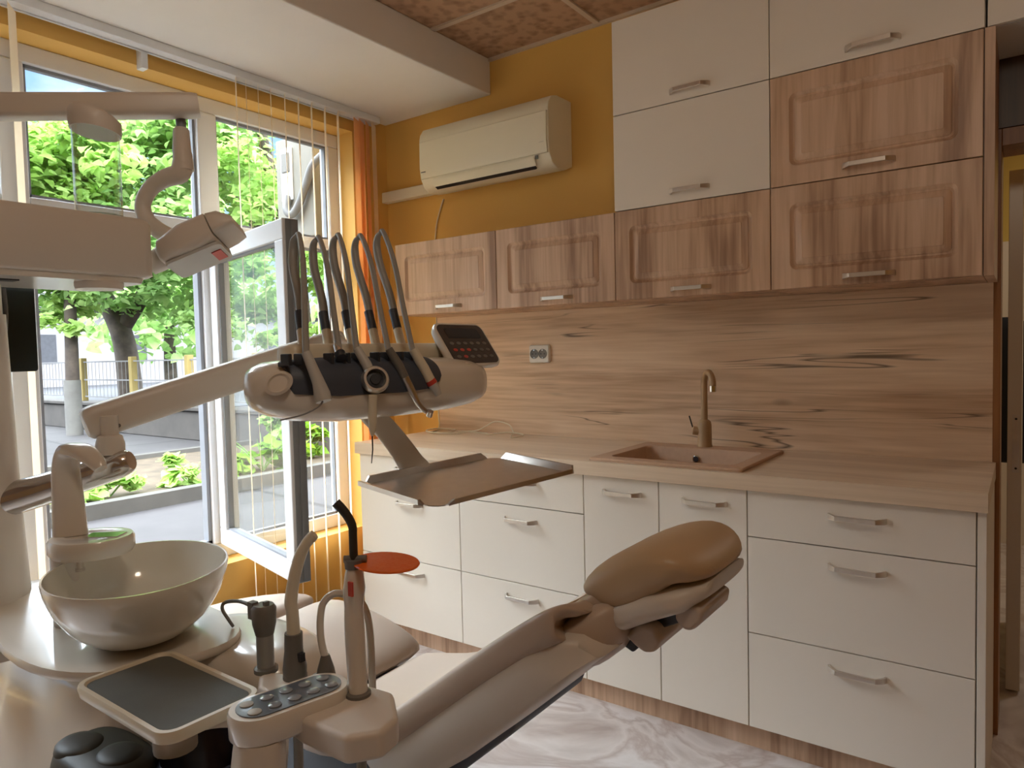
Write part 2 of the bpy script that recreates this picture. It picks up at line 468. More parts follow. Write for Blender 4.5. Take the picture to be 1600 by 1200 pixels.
# ------------------------------------------------------------------ room shell
tag(B().box(-3.08, 3.1, -4.1, 5.6, -0.12, 0).link('floor', M_floor), kind='structure')
tag(B().box(-3.08, 3.1, -4.1, 5.6, 2.715, 2.85).link('ceiling', M_ceil), kind='structure')
WY0, WY1, WZ0, WZ1 = -0.476, 2.54, 0.40, 2.458
w = B()
w.box(-3.08, -2.83, -4.1, 2.78, -0.12, WZ0).box(-3.08, -2.83, -4.1, 2.78, WZ1, 2.715)
w.box(-3.08, -2.83, -4.1, WY0, WZ0, WZ1).box(-3.08, -2.83, WY1, 2.78, WZ0, WZ1)
tag(w.link('wall_left', M_wall), kind='structure')
w = B().box(-3.08, -0.088, 2.78, 2.93, -0.12, 2.715).box(-0.088, 0.80, 2.78, 2.93, 1.97, 2.715).box(0.80, 3.1, 2.78, 2.93, -0.12, 2.715)
tag(w.link('wall_back', M_wall), kind='structure')
tag(B().box(3.0, 3.1, -4.1, 2.78, 0, 2.715).link('wall_right', M_wall), kind='structure')
tag(B().box(-3.08, 3.1, -4.1, -4.0, 0, 2.715).link('wall_front', M_wall), kind='structure')
tag(B().box(-2.83, -2.105, -4.0, 2.78, 2.543, 2.715).link('ceiling_soffit', M_soff, bevel=0.006), kind='structure')
g = B()
for k in range(-10, 2): g.box(-2.105, 3.0, 2.37 + k * 0.6 - 0.012, 2.37 + k * 0.6 + 0.012, 2.706, 2.716) if 2.37 + k * 0.6 < 2.7 else None
for k in range(0, 8): g.box(-1.51 + k * 0.6 - 0.012, -1.51 + k * 0.6 + 0.012, -4.0, 2.78, 2.7065, 2.7165)
g.box(-2.105, 3.0, 2.765, 2.78, 2.70, 2.716)
tag(g.link('trim_1', M_tbar), kind='structure')
# passage behind the doorway
tag(B().box(-0.5, 1.9, 5.5, 5.6, 0, 2.715).box(-0.6, -0.5, 2.93, 5.6, 0, 2.715).box(1.8, 1.9, 2.93, 5.6, 0, 2.715).link('wall_passage', M_yellow2), kind='structure')

tag(B().box(-0.5, 1.8, 5.47, 5.5, 0, 1.92).link('trim_3', M_white), kind='structure')

# ------------------------------------------------------------------ window
win = thing('window_1', (-2.98, 1.0, WZ0), kind='structure')
XF0, XF1 = -3.015, -2.945
mull = [(0.25, 0.34), (1.0, 1.09), (1.751, 1.844)]
fr = B()
fr.box(XF0, XF1, WY0, WY1, 2.39, WZ1).box(XF0, XF1, WY0, WY1, WZ0, 0.467)
fr.box(XF0, XF1, 2.474, WY1, 0.467, 2.39).box(XF0, XF1, WY0, -0.41, 0.467, 2.39)
for a, c in mull: fr.box(XF0, XF1 + 0.004, a, c, 0.467, 2.39)
fr.link('frame', M_pvc, win, bevel=0.006)
bays = [(-0.41, 0.25), (0.34, 1.0), (1.09, 1.751), (1.844, 2.474)]
for i, (a, c) in enumerate(bays):
    B().box(XF0, XF1, a, c, 1.853, 1.908).link('transom', M_pvc, win, bevel=0.006)
    for z0, z1 in ((1.908, 2.39), (0.467, 1.853)):
        if i == 2 and z0 < 1: continue
        bd = B()
        for q0, q1, h0, h1 in ((a, c, z1 - 0.012, z1), (a, c, z0, z0 + 0.012), (a, a + 0.012, z0, z1), (c - 0.012, c, z0, z1)):
            bd.box(-2.985, -2.962, q0, q1, h0, h1)
        bd.link('glazing_bead', M_gasket, win)
        B().box(-2.982, -2.976, a, c, z0, z1).link('glass_pane', M_glass, win)
# rebate and seals of the opened light
bd = B()
for q0, q1, h0, h1 in ((1.09, 1.751, 1.835, 1.853), (1.09, 1.751, 0.467, 0.485), (1.09, 1.105, 0.467, 1.853), (1.733, 1.751, 0.467, 1.853)):
    bd.box(-2.998, -2.96, q0, q1, h0, h1)
bd.link('rebate_seal', M_gasket, win)
# opened casement, hinged on the middle post and swung into the room
H0 = Vector((-2.93, 1.772, 0)); E0 = Vector((-2.155, 1.590, 0))
sm_ = frame(H0, E0 - H0, (0, 0, 1))          # x along the casement, y up, z towards the viewer's side
L = (E0 - H0).length; z0, z1 = 0.468, 1.80; FW = 0.075; TH = 0.062
sash = B()
def sbox(bb, x0, x1, y0, y1, d0, d1): return bb.box(x0, x1, y0, y1, d0, d1, sm_)
for x0, x1, y0, y1 in ((0, L, z1 - FW, z1), (0, L, z0, z0 + FW), (0, FW, z0 + FW, z1 - FW), (L - FW, L, z0 + FW, z1 - FW)):
    sbox(sash, x0, x1, y0, y1, -TH, 0)
so = sash.link('casement', M_pvc, win, bevel=0.005)
sbox(B(), FW, L - FW, z0 + FW, z1 - FW, -0.034, -0.028).link('casement_glass', M_glass, so)
gk = B()
for x0, x1, y0, y1 in ((FW, L - FW, z1 - FW - 0.008, z1 - FW), (FW, L - FW, z0 + FW, z0 + FW + 0.008), (FW, FW + 0.008, z0 + FW, z1 - FW), (L - FW - 0.008, L - FW, z0 + FW, z1 - FW)):
    sbox(gk, x0, x1, y0, y1, -0.036, -0.012)
gk.link('casement_gasket', M_gasket, so)
eb = B()
sbox(eb, L, L + 0.004, z0 + 0.004, z1 - 0.004, -TH + 0.003, -0.012)
sbox(eb, L, L + 0.010, z0 + 0.01, z1 - 0.01, -TH + 0.018, -TH + 0.03)
eb.link('edge_strip', M_sash_edge, so)
hd = B()
sbox(hd, L + 0.001, L + 0.012, 1.10, 1.22, -0.035, -0.02)
hd.link('lock_strip', M_gasket, so)

# ------------------------------------------------------------------ vertical blind
vb = thing('vertical_blind', (-2.77, 1.5, 2.50), 'vertical fabric blind with cream slats on a white head rail along the window', 'blind')
B().box(-2.80, -2.745, -0.5, 2.66, 2.508, 2.5425).box(-2.797, -2.79, -0.5, 2.66, 2.500, 2.508).link('head_rail', M_pvc, vb, bevel=0.003)
def slat(yc, mat, ang=(-0.825, 0.565), w_=0.085, x=-2.77, z0=0.12, sway=0.0):
    u = Vector((ang[0], ang[1], 0)).normalized(); nrm = Vector((-u.y, u.x, 0))
    c = Vector((x, yc, 0)); loops = []
    for k in range(13):
        z = z0 + (2.500 - z0) * k / 12
        d = sway * math.sin(k * 0.9 + yc * 7)
        l = []
        for s_, q in ((-1, -1), (-0.5, -0.3), (0, 0), (0.5, -0.3), (1, -1), (1, 0), (0.5, 0.7), (0, 1), (-0.5, 0.7), (-1, 0)):
            l.append(c + u * (s_ * w_ / 2) + nrm * (q * 0.0011 + d) + Vector((0, 0, z)))
        loops.append(l)
    B().loft(loops).link('slat', mat, vb)
for yc in (0.10, 0.55, 1.00): slat(yc, M_slat)
slat(1.835, M_slat, (-0.86, 0.51))
for yc in (1.885, 1.945, 2.01, 2.085, 2.16, 2.235, 2.315, 2.395): slat(yc, M_slat)
for k, yc in enumerate((2.515, 2.545, 2.585)): slat(yc, M_slat_o, (-0.45 - 0.1 * k, 0.89), 0.085, -2.765, sway=0.001)
slat(2.625, M_slat, (-0.5, 0.87), 0.07, -2.76)
for yb in (0.2, 1.455): B().box(-2.8305, -2.80, yb - 0.012, yb + 0.012, 2.44, 2.53).box(-2.80, -2.79, yb - 0.012, yb + 0.012, 2.44, 2.506).link('rail_bracket', M_pvc, vb)

# ------------------------------------------------------------------ kitchen-type cabinets
YB, YU, YW = 2.20, 2.46, 2.78
def handle(xc, z, yf, parent, ln=0.145):
    b_ = B()
    path = [(-ln / 2, 0), (-ln / 2 + 0.004, -0.012), (-ln / 2 + 0.022, -0.030), (ln / 2 - 0.022, -0.030), (ln / 2 - 0.004, -0.012), (ln / 2, 0)]
    loops = []
    for i, (x, y) in enumerate(path):
        p0 = Vector(path[max(i - 1, 0)]); p1 = Vector(path[min(i + 1, 5)]); d = (p1 - p0).normalized(); nn = Vector((-d.y, d.x))
        hh = 0.0085 if i in (0, 1, 4, 5) else 0.007
        l = []
        for s_, q in ((-1, -1), (1, -1), (1, 1), (-1, 1)):
            l.append((xc + x + nn.x * 0.004 * s_, yf + y + nn.y * 0.004 * s_, z + hh * q))
        loops.append(l)
    b_.loft(loops)
    return b_.link('handle', M_nickel, parent, bevel=0.0012, seg=1)
def flat_front(name, x0, x1, z0, z1, yf, parent, th=0.018):
    g_ = 0.0016
    return B().box(x0 + g_, x1 - g_, yf, yf + th, z0 + g_, z1 - g_).link(name, M_white, parent, bevel=0.0015)
def panel_front(x0, x1, z0, z1, yf, parent, th=0.02):
    """routed raised-panel door"""
    g_ = 0.0016; x0 += g_; x1 -= g_; z0 += g_; z1 -= g_
    cx, cz, w_, h_ = (x0 + x1) / 2, (z0 + z1) / 2, x1 - x0, z1 - z0
    L_ = lambda a, r, y: [(px, y, pz) for px, pz in rrect(w_ - 2 * a, h_ - 2 * a, r, 5, cx, cz)]
    m_ = 0.060
    loops = [L_(0, 0.002, yf + th), L_(0, 0.002, yf + 0.0015), L_(0.0015, 0.002, yf), L_(m_, 0.024, yf), L_(m_ + 0.003, 0.023, yf + 0.004), L_(m_ + 0.010, 0.018, yf + 0.010), L_(m_ + 0.016, 0.014, yf + 0.0105),
             L_(m_ + 0.017, 0.012, yf + 0.0085), L_(m_ + 0.028, 0.008, yf + 0.0045), L_(m_ + 0.036, 0.006, yf + 0.0025), L_(m_ + 0.037, 0.006, yf + 0.001)]
    return B().loft(loops).link('door', M_wood, parent, sharp=28)
def carcass(x0, x1, y0, z0, z1, parent, mat=None, top=True):
    b_ = B(); t_ = 0.016; x0 += 0.0008; x1 -= 0.0008
    b_.box(x0, x0 + t_, y0, YW - 0.001, z0, z1).box(x1 - t_, x1, y0, YW - 0.001, z0, z1)
    b_.box(x0 + t_, x1 - t_, y0, YW - 0.001, z0, z0 + t_).box(x0 + t_, x1 - t_, YW - 0.012, YW - 0.001, z0 + t_, z1 - (t_ if top else 0))
    if top: b_.box(x0 + t_, x1 - t_, y0, YW - 0.001, z1 - t_, z1)
    return b_.link('body', mat or M_white, parent)
base_lab = ['white three-drawer base cabinet at the window end of the worktop', 'white three-drawer base cabinet below the steel tray, second from the window',
            'white base cabinet with two narrow tall doors under the sink', 'white three-drawer base cabinet at the doorway end of the worktop']
bx = [-2.473, -1.881, -1.291, -0.702, -0.101]
for i in range(4):
    x0, x1 = bx[i], bx[i + 1]
    tc_ = thing('base_cabinet', ((x0 + x1) / 2, 2.5, 0.097), base_lab[i], 'cabinet', 'white base cabinets under the worktop')
    carcass(x0, x1, YB + 0.0195, 0.097, 0.8535, tc_, top=False)
    if i == 2:
        for a, c in ((x0, -0.999), (-0.999, x1)):
            d = flat_front('door', a, c, 0.097, 0.852, YB, tc_); handle((a + c) / 2 + 0.01, 0.800, YB, d, 0.145)
    else:
        for z0_, z1_, hz in ((0.706, 0.852, 0.800), (0.401, 0.706, 0.651), (0.097, 0.401, 0.347)):
            d = flat_front('drawer', x0, x1, z0_, z1_, YB, tc_); handle((x0 + x1) / 2 + 0.012, hz, YB, d, 0.15)
tag(B().box(-2.473, -0.101, 2.262, 2.278, 0.0, 0.096).link('plinth_board', M_wood), 'brown wood plinth board along the floor under the base cabinets', 'plinth')
tag(B().box(-0.0995, -0.079, YB, 2.764, 0.0, 0.8535).link('cabinet_end_panel', M_white, bevel=0.001), 'white upright end panel closing the row of base cabinets at the doorway', 'panel')
ct = B()
ct.box(-2.48, -1.222, 2.178, 2.7625, 0.855, 0.905).box(-0.758, -0.076, 2.178, 2.7625, 0.855, 0.905)
ct.box(-1.222, -0.758, 2.178, 2.262, 0.855, 0.905).box(-1.222, -0.758, 2.604, 2.7625, 0.855, 0.905)
tag(ct.link('worktop', M_top), 'brown oak-look worktop running along the base cabinets', 'worktop')
tag(B().box(-2.48, -0.086, 2.764, 2.779, 0.855, 1.4865).link('splashback', M_splash), 'oak-look splashback panel with dark cracks between worktop and wall cabinets', 'splashback')

# wall cabinets
ux = [-2.466, -1.858, -1.283, -0.698, -0.102]
rows = [(1.487, 1.827), (1.827, 2.187), (2.187, 2.540)]
def wall_cab(x0, x1, row, woodfront, label, hx=0.0, hz=0.028, hl=0.145, group=None):
    z0_, z1_ = rows[row]
    t_ = thing('wall_cabinet', ((x0 + x1) / 2, 2.62, z0_), label, 'cabinet', group)
    carcass(x0, x1, YU + 0.0215, z0_ + 0.0005, z1_ - 0.0005, t_, M_wood if woodfront else M_white)
    d = panel_front(x0, x1, z0_, z1_, YU, t_) if woodfront else flat_front('door', x0, x1, z0_, z1_, YU, t_)
    if hl: handle((x0 + x1) / 2 + hx, z0_ + hz, YU, d, hl)
GW = 'wood-fronted wall cabinets'; GC = 'cream-fronted wall cabinets'
wall_cab(ux[0], ux[1], 0, True, 'wood-fronted wall cabinet nearest the window, routed panel door', 0.03, group=GW)
wall_cab(ux[1], ux[2], 0, True, 'wood-fronted wall cabinet above the white wall socket', 0.02, group=GW)
wall_cab(ux[2], ux[3], 0, True, 'wood-fronted wall cabinet directly above the sink, under the cream ones', 0.01, group=GW)
wall_cab(ux[3], ux[4], 0, True, 'lower wood-fronted wall cabinet at the doorway end, above bare splashback', 0.0, group=GW)
wall_cab(ux[3], ux[4], 1, True, 'upper wood-fronted wall cabinet at the doorway end, below a cream one', 0.0, 0.033, group=GW)
wall_cab(ux[2], ux[3], 1, False, 'cream flat-fronted wall cabinet just above the sink column\'s wood door', 0.01, 0.04, group=GC)
wall_cab(ux[2], ux[3], 2, False, 'topmost cream wall cabinet beside the bare mustard wall', 0.015, 0.035, group=GC)
wall_cab(ux[3], -0.0995, 2, False, 'topmost cream wall cabinet above the two stacked wood doors', 0.01, 0.033, 0.15, group=GC)
wall_cab(-0.096, 0.76, 2, False, 'cream overhead cabinet above the doorway in the top right corner', 0, 0, 0, group=GC)
tag(B().box(-0.1005, -0.0755, YU + 0.002, 2.779, 1.487, 2.186).link('cabinet_side_panel', M_wood), 'tall wood side panel ending the wall cabinets beside the doorway', 'panel')
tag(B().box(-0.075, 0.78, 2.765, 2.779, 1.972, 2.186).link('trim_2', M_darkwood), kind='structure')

# doorway
dr = thing('door_1', (0.3, 2.8, 0), kind='structure')
B().box(-0.087, -0.066, 2.765, 2.94, 0, 1.970).box(0.80, 0.825, 2.765, 2.94, 0, 1.970).box(-0.066, 0.80, 2.765, 2.94, 1.915, 1.970).link('casing', M_case, dr, bevel=0.002)
lf = B().box(-0.053, -0.010, 3.13, 3.93, 0.012, 1.905)
lo_ = lf.link('door_leaf', M_leafy_door, dr, bevel=0.002)
lp = B().box(-0.038, -0.016, 3.1275, 3.131, 0.82, 1.03); lp.link('lock_plate', M_steel, lo_)
for zz in (0.835, 1.015): B().lathe([(0.004, 0), (0.004, 0.002)], (-0.027, 3.1265, zz), (0, 1, 0), 10).link('screw', M_dark, lo_)
jk = B().lathe([(0.02, 1.43), (0.07, 1.41), (0.12, 1.36), (0.13, 1.1), (0.14, 0.75), (0.15, 0.62), (0.12, 0.61)], (-0.1, 4.9, 0), n=20, sx=1.2, sy=0.5)
tag(jk.link('jacket', M_jacket), 'black garment glimpsed through the narrow gap of the doorway', 'jacket')

# ------------------------------------------------------------------ sink, tap, socket, cables
sk = thing('kitchen_sink', (-1.0, 2.43, 0.905), 'beige composite sink set into the worktop below the tap', 'sink')
L_ = lambda w_, h_, r_, z, cy=2.4275: [(a, c, z) for a, c in rrect(w_, h_, r_, 5, -0.9925, cy)]
sl = [L_(0.552, 0.485, 0.012, 0.9055, 2.44), L_(0.552, 0.485, 0.012, 0.912, 2.44), L_(0.544, 0.477, 0.012, 0.916, 2.44), L_(0.452, 0.328, 0.03, 0.915), L_(0.444, 0.320, 0.03, 0.910), L_(0.43, 0.306, 0.045, 0.76), L_(0.40, 0.276, 0.05, 0.745),
      L_(0.40, 0.276, 0.05, 0.738), L_(0.445, 0.322, 0.045, 0.755), L_(0.455, 0.332, 0.03, 0.9055)]
B().loft(sl, False, False, ring=True).link('basin', M_granite, sk)
B().add([(a, c, 0.7449) for a, c in rrect(0.41, 0.286, 0.05, 5, -0.9925, 2.4275)] + [(a, c, 0.7385) for a, c in rrect(0.41, 0.286, 0.05, 5, -0.9925, 2.4275)],
        [tuple(range(24)), tuple(range(47, 23, -1))] + [(i, (i + 1) % 24, 24 + (i + 1) % 24, 24 + i) for i in range(24)]).link('basin_floor', M_granite, sk)
B().lathe([(0.040, 0), (0.040, 0.003), (0.03, 0.004), (0.02, 0.001)], (-0.9925, 2.44, 0.745)).link('drain', M_steel, sk)
ov = B().lathe([(0.015, 0), (0.015, 0.003), (0.011, 0.004), (0.010, 0.002)], (-1.016, 2.5845, 0.875), (0, -1, -0.04), 20).link('overflow', M_chrome, sk)
B().lathe([(0.0098, 0), (0.0098, 0.003)], (-1.016, 2.584, 0.875), (0, -1, -0.04), 20).link('overflow_hole', M_black, ov)
fa = thing('sink_tap', (-1.008, 2.652, 0.9155), 'tall beige single-lever tap with chrome nozzle behind the sink', 'tap')
B().lathe([(0.029, 0), (0.029, 0.004), (0.027, 0.01), (0.0265, 0.085), (0.024, 0.098), (0.016, 0.105)], (-1.008, 2.652, 0.9155)).lathe([(0.017, 0), (0.017, 0.022), (0.012, 0.026)], (-1.028, 2.645, 0.975), (-0.9, -0.35, 0.12), 18).link('body', M_faucet, fa)
dx, dy = 0.62, -0.78
sp = [(-1.008, 2.652, 1.01), (-1.008, 2.652, 1.15)] + [(-1.008 + dx * 0.052 * (1 - math.cos(a)), 2.652 + dy * 0.052 * (1 - math.cos(a)), 1.155 + 0.05 * math.sin(a)) for a in [PI * k / 10 for k in range(11)]]
B().tube(sp, 0.0125, 16).link('spout', M_faucet, fa)
tx, ty = -1.008 + dx * 0.104, 2.652 + dy * 0.104
B().lathe([(0.0128, 0), (0.0128, -0.022), (0.010, -0.022)], (tx, ty, 1.156), n=18).link('aerator', M_chrome, fa)
B().tube([(-1.046, 2.638, 0.978), (-1.052, 2.634, 1.00), (-1.060, 2.628, 1.035)], 0.0028, 8).link('lever', M_dark, fa)
so2 = thing('wall_socket', (-1.838, 2.7635, 1.288), 'white double power socket on the oak splashback', 'socket')
B().loft([[(a, 2.7637, c) for a, c in rrect(0.112, 0.084, 0.010, 4, -1.838, 1.288)], [(a, 2.752, c) for a, c in rrect(0.112, 0.084, 0.010, 4, -1.838, 1.288)], [(a, 2.747, c) for a, c in rrect(0.104, 0.076, 0.010, 4, -1.838, 1.288)]]).link('plate', M_socket, so2)
for sx_ in (-1.862, -1.815):
    k = B().lathe([(0.0225, 0), (0.0225, 0.004), (0.020, 0.004), (0.019, 0.0015), (0.0, 0.0015)], (sx_, 2.747, 1.288), (0, -1, 0), 24, cap=False).link('outlet_well', M_grey, so2)
    for ddx in (-0.0095, 0.0095): B().lathe([(0.0032, 0), (0.0032, 0.0012)], (sx_ + ddx, 2.7452, 1.288), (0, -1, 0), 10).link('pin_hole', M_black, k)
    B().box(sx_ - 0.003, sx_ + 0.003, 2.742, 2.7465, 1.268, 1.273).box(sx_ - 0.003, sx_ + 0.003, 2.742, 2.7465, 1.303, 1.308).link('earth_clip', M_chrome, k)

def wire(pts, r_, name, label, cat='cable', mat=None):
    return tag(B().tube(pts, r_, 8, 6).link(name, mat or M_cable), label, cat)
wire([(-2.42, 2.772, 2.09), (-2.445, 2.772, 2.04), (-2.478, 2.772, 1.94), (-2.490, 2.772, 1.75), (-2.492, 2.772, 1.3), (-2.495, 2.772, 0.99), (-2.480, 2.76, 0.935), (-2.44, 2.70, 0.911), (-2.40, 2.62, 0.911), (-2.34, 2.58, 0.911),
      (-2.30, 2.64, 0.912), (-2.34, 2.72, 0.914), (-2.42, 2.70, 0.918), (-2.43, 2.62, 0.92), (-2.38, 2.56, 0.918), (-2.30, 2.58, 0.912), (-2.22, 2.66, 0.910)], 0.0035, 'power_cable', 'thin cream cable hanging from the air conditioner to the worktop corner')
wire([(-2.30, 2.70, 0.910), (-2.22, 2.735, 0.912), (-2.16, 2.74, 0.935), (-2.10, 2.745, 0.962), (-2.02, 2.745, 0.95), (-1.99, 2.74, 0.915), (-1.96, 2.69, 0.910), (-1.90, 2.60, 0.910), (-1.88, 2.66, 0.912), (-1.93, 2.72, 0.912), (-2.00, 2.70, 0.918), (-2.06, 2.66, 0.911), (-2.12, 2.68, 0.910), (-2.2, 2.66, 0.9165)],
     0.0032, 'loose_cable', 'loose white cable coiled on the worktop below the splashback')

# ------------------------------------------------------------------ air conditioner (indoor), duct
ac = thing('air_conditioner', (-2.03, 2.68, 2.09), 'cream wall-mounted split air conditioner on the mustard wall', 'air conditioner')
pf = [(2.779, 2.41), (2.66, 2.408), (2.615, 2.395), (2.592, 2.365), (2.586, 2.34), (2.584, 2.2), (2.592, 2.15), (2.615, 2.112), (2.66, 2.092), (2.72, 2.098), (2.779, 2.122)]
B().prism(pf, -2.405, -1.655, 'yz').link('body', M_ac, ac, bevel=0.004)
B().prism([(2.592, 2.330), (2.5785, 2.326), (2.5765, 2.20), (2.584, 2.152), (2.592, 2.150)], -2.398, -1.662, 'yz').link('front_panel', M_ac, ac, bevel=0.002)
B().prism([(2.594, 2.138), (2.588, 2.140), (2.604, 2.108), (2.611, 2.111)], -2.33, -1.735, 'yz').link('louvre_flap', M_ac, ac)
B().prism([(2.616, 2.116), (2.605, 2.107), (2.622, 2.0985), (2.632, 2.108)], -2.325, -1.745, 'yz').link('air_slot', M_dark, ac)
B().box(-1.725, -1.712, 2.582, 2.5895, 2.130, 2.146).link('display', M_grey, ac)
B().box(-1.70, -1.675, 2.577, 2.580, 2.196, 2.200).box(-2.39, -2.362, 2.577, 2.580, 2.180, 2.184).link('marking', M_grey, ac)
tag(B().box(-2.829, -2.405, 2.735, 2.779, 2.120, 2.176).link('pipe_duct', M_ac, bevel=0.004), 'cream plastic pipe duct from the air conditioner to the window wall', 'duct')

# ------------------------------------------------------------------ dental chair
ch = thing('dental_chair', (-1.45, 1.22, 0), 'reclined taupe dental chair with padded headrest in the middle of the room', 'dental chair')
CY = 1.22
def pad(path, mat, name, parent, n=36, e=4.0):
    """path rows: x, z, half width, thickness, dish depth, centre y"""
    loops = []
    for i, (x, z, hw, th, dish) in enumerate(path):
        a = path[max(i - 1, 0)]; c = path[min(i + 1, len(path) - 1)]
        d = Vector((c[0] - a[0], 0, c[1] - a[1])).normalized(); nn = Vector((-d.z, 0, d.x))
        if nn.z < 0: nn = -nn
        l = []
        for y, h in superell(hw, th / 2, e, n):
            k = 1 - min(1, abs(y) / hw) ** 2
            q = h - th / 2 - (dish * k if h > 0 else dish * k * 0.3)
            l.append(Vector((x, CY + y, z)) + nn * q)
        loops.append(l)
    return B().loft(loops).link(name, mat, parent, sharp=60, sub=1)
# top-surface lines of the near rim: x, z
bk = pad([(-1.405, 0.440, 0.22, 0.05, 0.01), (-1.385, 0.470, 0.243, 0.09, 0.02), (-1.30, 0.485, 0.247, 0.10, 0.03), (-1.18, 0.515, 0.246, 0.10, 0.045), (-1.075, 0.575, 0.246, 0.095, 0.045), (-0.98, 0.645, 0.246, 0.09, 0.045), (-0.895, 0.712, 0.245, 0.088, 0.045), (-0.79, 0.792, 0.243, 0.085, 0.042),
          (-0.72, 0.845, 0.242, 0.088, 0.055), (-0.675, 0.876, 0.240, 0.088, 0.06), (-0.645, 0.888, 0.234, 0.088, 0.06), (-0.622, 0.882, 0.222, 0.08, 0.055), (-0.606, 0.862, 0.20, 0.06, 0.04), (-0.598, 0.838, 0.17, 0.03, 0.02)], M_vinyl, 'backrest', ch)
st = pad([(-1.845, 0.505, 0.21, 0.05, 0.02), (-1.83, 0.535, 0.24, 0.10, 0.02), (-1.76, 0.556, 0.248, 0.12, 0.02), (-1.64, 0.555, 0.25, 0.125, 0.025), (-1.52, 0.535, 0.25, 0.12, 0.03), (-1.43, 0.508, 0.248, 0.12, 0.025), (-1.395, 0.482, 0.246, 0.11, 0.02), (-1.375, 0.455, 0.235, 0.07, 0.01)], M_vinyl, 'seat', ch)
lg = pad([(-2.52, 0.31, 0.14, 0.04, 0.0), (-2.49, 0.36, 0.19, 0.09, 0.0), (-2.40, 0.42, 0.225, 0.11, 0.012), (-2.20, 0.48, 0.24, 0.12, 0.015), (-2.02, 0.525, 0.246, 0.12, 0.015), (-1.90, 0.545, 0.246, 0.115, 0.015), (-1.855, 0.53, 0.236, 0.09, 0.015), (-1.84, 0.50, 0.20, 0.04, 0.01)], M_vinyl, 'leg_rest', ch)
pad([(-0.76, 0.755, 0.09, 0.02, 0.0), (-0.74, 0.778, 0.125, 0.05, 0.0), (-0.69, 0.828, 0.14, 0.06, 0.005), (-0.64, 0.868, 0.138, 0.06, 0.008), (-0.60, 0.898, 0.130, 0.06, 0.006), (-0.565, 0.918, 0.12, 0.05, 0.0), (-0.55, 0.922, 0.10, 0.02, 0.0)], M_vinyl, 'neck_pad', ch)
# seams
B().tube([(-0.715, CY - 0.13, 0.815), (-0.725, CY, 0.798), (-0.715, CY + 0.13, 0.815)], 0.003, 8, 5).link('seam', M_vinyl2, bk)
# moulded shell under the backrest
sh = B(); loops = []
for x, zt, zb, hw in ((-1.16, 0.47, 0.36, 0.20), (-1.06, 0.515, 0.395, 0.232), (-0.93, 0.618, 0.492, 0.238), (-0.80, 0.72, 0.605, 0.238), (-0.70, 0.790, 0.695, 0.236), (-0.645, 0.812, 0.748, 0.22), (-0.615, 0.812, 0.775, 0.20)):
    loops.append([(x + (0.035 if h < 0 else 0), CY + y, (zt + zb) / 2 + h) for y, h in superell(hw, (zt - zb) / 2, 5.0, 28)])
sh.loft(loops).link('back_shell', M_equip2, ch, sharp=50)
nb = B(); loops = []
for x, zt, zb, hw in ((-0.69, 0.80, 0.745, 0.20), (-0.65, 0.835, 0.728, 0.19), (-0.615, 0.855, 0.732, 0.18), (-0.59, 0.865, 0.755, 0.16), (-0.57, 0.86, 0.79, 0.13)):
    loops.append([(x, CY + y, (zt + zb) / 2 + h) for y, h in superell(hw, (zt - zb) / 2, 4.0, 24)])
nb.loft(loops).link('neck_block', M_vinyl, ch, sharp=60)
hp = pad([(-0.672, 0.850, 0.10, 0.04, 0.0), (-0.666, 0.874, 0.13, 0.078, 0.0), (-0.646, 0.903, 0.142, 0.102, 0.003), (-0.605, 0.937, 0.148, 0.116, 0.008), (-0.56, 0.961, 0.148, 0.110, 0.011), (-0.515, 0.974, 0.148, 0.100, 0.010), (-0.475, 0.973, 0.146, 0.094, 0.008), (-0.443, 0.957, 0.138, 0.085, 0.004), (-0.425, 0.935, 0.122, 0.068, 0.0), (-0.416, 0.912, 0.09, 0.04, 0.0)], M_vinyl2, 'headrest', ch, e=3.2)
hs_ = B(); loops = []
for x, zt, zb, hw in ((-0.628, 0.832, 0.812, 0.11), (-0.61, 0.850, 0.795, 0.135), (-0.57, 0.875, 0.796, 0.142), (-0.52, 0.900, 0.822, 0.142), (-0.465, 0.905, 0.848, 0.132), (-0.428, 0.908, 0.88, 0.10)):
    loops.append([(x, CY + y, (zt + zb) / 2 + h) for y, h in superell(hw, (zt - zb) / 2, 3.0, 24)])
hs_.loft(loops).link('headrest_shell', M_equip2, hp, sharp=60)
B().prism([(-0.60, 0.755), (-0.585, 0.79), (-0.55, 0.822), (-0.485, 0.846), (-0.465, 0.842), (-0.475, 0.826), (-0.535, 0.795), (-0.578, 0.745)], CY - 0.07, CY + 0.07).link('headrest_bar', M_black, ch, bevel=0.004)
kn = B().prism([(-0.582, 0.788), (-0.545, 0.816), (-0.52, 0.816), (-0.51, 0.792), (-0.522, 0.768), (-0.542, 0.762), (-0.56, 0.772)], CY - 0.10, CY + 0.06).link('adjust_knob', M_vinyl, ch, bevel=0.010, seg=3)
B().prism([(-0.482, 0.856), (-0.45, 0.868), (-0.432, 0.862), (-0.436, 0.840), (-0.452, 0.822), (-0.468, 0.820), (-0.484, 0.836)], CY - 0.10, CY + 0.04).link('release_lever', M_vinyl, ch, bevel=0.010, seg=3)
